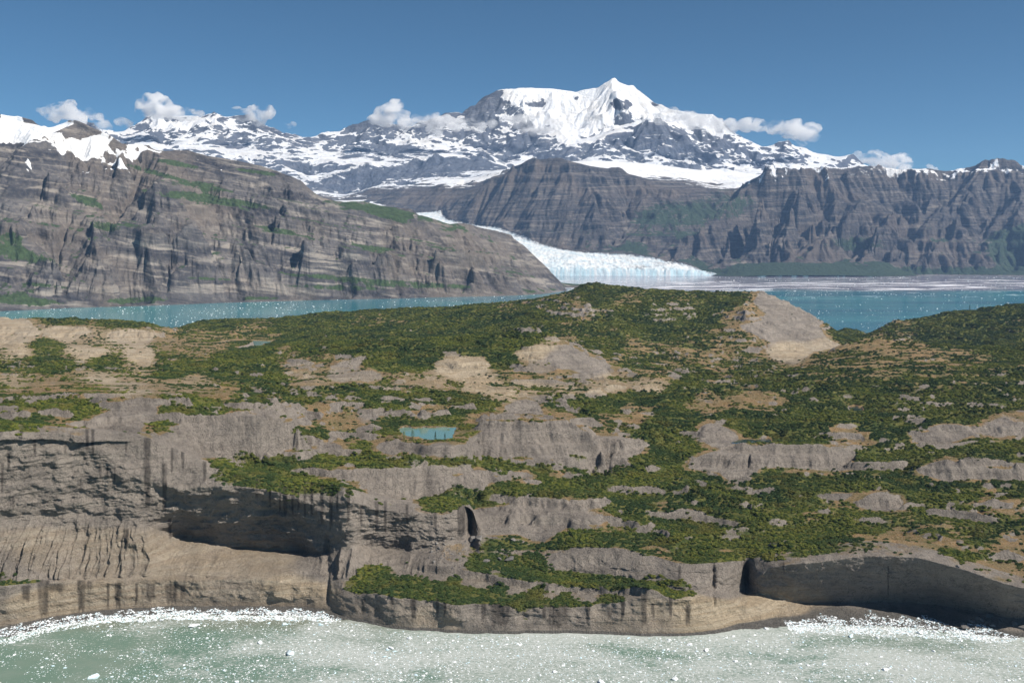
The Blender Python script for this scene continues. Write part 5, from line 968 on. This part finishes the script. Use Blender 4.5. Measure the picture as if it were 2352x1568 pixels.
# ------------------------------------------------------------------ clouds round the snow massif
def cloud(label, blobs, dens, seed, voxel=36, group='white clouds round the snow massif'):
    """blobs: survey x, y, radius (survey px), distance; merged into one closed puffy body"""
    import bmesh
    bm = bmesh.new(); r = np.random.default_rng(seed); cs = []
    for px, py, rad, D in blobs:
        x, z = at_y(px, py, D); R_ = rad * 1.12 / F * D; cs.append((float(x), D, float(z), R_))
        for q in range(9):
            v = r.normal(size=3); v /= np.linalg.norm(v); v[2] = abs(v[2]) * .8 - .1; k_ = .45 + .35 * r.random()
            cs.append((x + v[0] * R_ * .85, D + v[1] * R_ * .7, z + v[2] * R_ * .7, R_ * k_ * .8))
    for x, y, z, R_ in cs:
        bmesh.ops.create_icosphere(bm, subdivisions=2, radius=R_, matrix=Matrix.Translation((x, y, z)) @ Matrix.Diagonal((1, .8, .72, 1)))
    me = bpy.data.meshes.new('tmp'); bm.to_mesh(me); bm.free(); o = bpy.data.objects.new('tmp', me); COL.objects.link(o)
    m = o.modifiers.new('r', 'REMESH'); m.mode = 'VOXEL'; m.voxel_size = voxel
    bpy.context.view_layer.update(); e = o.evaluated_get(bpy.context.evaluated_depsgraph_get()); me2 = bpy.data.meshes.new_from_object(e)
    bpy.data.objects.remove(o); me2.name = 'cloud'
    co = np.empty(len(me2.vertices) * 3, np.float32); me2.vertices.foreach_get('co', co); co = co.reshape(-1, 3)
    no = np.empty(len(me2.vertices) * 3, np.float32); me2.vertices.foreach_get('normal', no); no = no.reshape(-1, 3)
    wv = co[:, 0] + 90 * fbm(co[:, 0] / 300, co[:, 2] / 200, 3, seed + 3)
    d_ = 170 * fbm(wv / 300 + co[:, 1] / 400, co[:, 2] / 200 + co[:, 1] / 500, 6, seed, .62) + 40
    co += no * d_[:, None] * np.array([1, 1, .8]); me2.vertices.foreach_set('co', co.ravel()); me2.update()
    k_ = NT('cloud_vapour'); k_.t.nodes.remove(k_.b); v = k_.n('ShaderNodeVolumePrincipled'); v.inputs['Color'].default_value = (.985, .985, .99, 1); v.inputs['Anisotropy'].default_value = .2
    n1 = k_.noise(.0022, 7, .62, k_.map((1, 1, 1.5), (0, 0, 0)), .6)
    k_.put(v.inputs['Density'], k_.math('MULTIPLY', k_.ramp(n1, .42, .68), dens * 1.9))
    k_.m.cycles.volume_step_rate = .35
    k_.l(v.outputs[0], k_.out.inputs['Volume']); me2.materials.clear(); me2.materials.append(k_.m)
    c_ = bpy.data.objects.new('cloud', me2); COL.objects.link(c_); tag(c_, label, 'cloud', group)
G1 = None
cloud('white puff cloud above the left shoulder of the brown mountain', [(125, 262, 20, 24500), (150, 256, 22, 24500), (172, 268, 16, 24500), (105, 258, 12, 24500), (160, 246, 12, 24500), (185, 276, 10, 24500)], .008, 1)
cloud('thin wisp of cloud trailing down behind the brown snow-patched peak', [(200, 264, 10, 24500), (222, 276, 13, 24500), (240, 290, 12, 24500), (210, 258, 8, 24500)], .0035, 2)
cloud('largest cloud on the left, sitting on the snow summit with the blue sky behind', [(335, 248, 22, 25500), (360, 240, 22, 25500), (390, 254, 20, 25500), (415, 262, 16, 25500), (440, 266, 13, 25500), (350, 228, 14, 25500), (375, 262, 18, 25500), (450, 262, 10, 25500), (370, 232, 12, 25500)], .008, 3)
cloud('small faint wisp between the left puff and the summit cloud', [(278, 278, 8, 25500), (290, 284, 9, 25500), (300, 290, 6, 25500)], .004, 4)
cloud('white cloud touching the right-hand summit of the left snow range', [(560, 268, 14, 25500), (585, 262, 20, 25500), (610, 262, 18, 25500), (618, 254, 10, 25500), (580, 250, 10, 25500), (545, 256, 9, 25500), (595, 280, 12, 25500)], .006, 5)
cloud('upright cumulus tower over the dark rocky peak left of the great summit', [(895, 262, 22, 25500), (880, 274, 20, 25500), (915, 272, 22, 25500), (903, 246, 15, 25500), (908, 236, 9, 25500), (860, 272, 13, 25500), (925, 286, 16, 25500)], .009, 6)
cloud('low ragged cloud bank lying under the left end of the summit ridge', [(965, 280, 14, 25500), (990, 274, 18, 25500), (1015, 284, 19, 25500), (1045, 288, 18, 25500), (1075, 284, 15, 25500), (1100, 290, 14, 25500), (1000, 300, 14, 25500), (1130, 284, 10, 25500)], .006, 7)
cloud('soft cloud lying across the middle of the white summit face', [(1175, 284, 17, 26500), (1205, 284, 22, 26500), (1235, 292, 20, 26500), (1262, 284, 17, 26500), (1220, 302, 14, 26500), (1280, 290, 10, 26500), (1250, 304, 12, 26500)], .005, 8)
cloud('long flat cloud streaming right from the flank of the highest peak', [(1520, 272, 15, 24800), (1545, 264, 18, 24800), (1575, 272, 20, 24800), (1605, 282, 20, 24800), (1640, 290, 20, 24800), (1675, 292, 18, 24800), (1710, 288, 17, 24800), (1745, 290, 17, 24800), (1780, 294, 18, 24800), (1815, 300, 20, 24800), (1845, 310, 20, 24800), (1862, 298, 16, 24800), (1825, 286, 12, 24800), (1870, 318, 10, 24800), (1650, 306, 12, 24800), (1840, 326, 10, 24800)], .0055, 9)
cloud('cloud resting on the skyline behind the right end of the snow range', [(1975, 366, 14, 26500), (2005, 362, 18, 26500), (2035, 370, 19, 26500), (2065, 372, 18, 26500), (2080, 382, 13, 26500), (2020, 382, 14, 26500)], .007, 10)
cloud('tiny tuft of cloud above the far right cliff top', [(2133, 380, 6, 26500), (2140, 388, 6, 26500), (2146, 392, 5, 26500)], .006, 11)
cloud('tiny faint shred of cloud in the blue sky left of the cumulus tower', [(662, 290, 7, 26500), (672, 286, 6, 26500)], .003, 12)

# ------------------------------------------------------------------ the air itself: stops just short of the icefield, so clouds and sky stay outside it
hz = bpy.data.materials.new('haze'); hz.use_nodes = True; t = hz.node_tree; t.nodes.clear()
vo = t.nodes.new('ShaderNodeVolumePrincipled'); om = t.nodes.new('ShaderNodeOutputMaterial'); t.links.new(vo.outputs[0], om.inputs['Volume'])
vo.inputs['Density'].default_value = 1.45e-5; vo.inputs['Color'].default_value = (.40, .62, 1.0, 1); vo.inputs['Anisotropy'].default_value = .2
x0, x1, y0, y1, z0, z1 = -16500, 16500, -1600, SPLIT + 3, -118, 2350
V = [(x0, y0, z0), (x1, y0, z0), (x1, y1, z0), (x0, y1, z0), (x0, y0, z1), (x1, y0, z1), (x1, y1, z1), (x0, y1, z1)]
o = bpy.data.objects.new('haze', raw_mesh('haze', V, [(0, 3, 2, 1), (4, 5, 6, 7), (0, 1, 5, 4), (1, 2, 6, 5), (2, 3, 7, 6), (3, 0, 4, 7)], hz)); COL.objects.link(o); tag(o, kind='stuff')
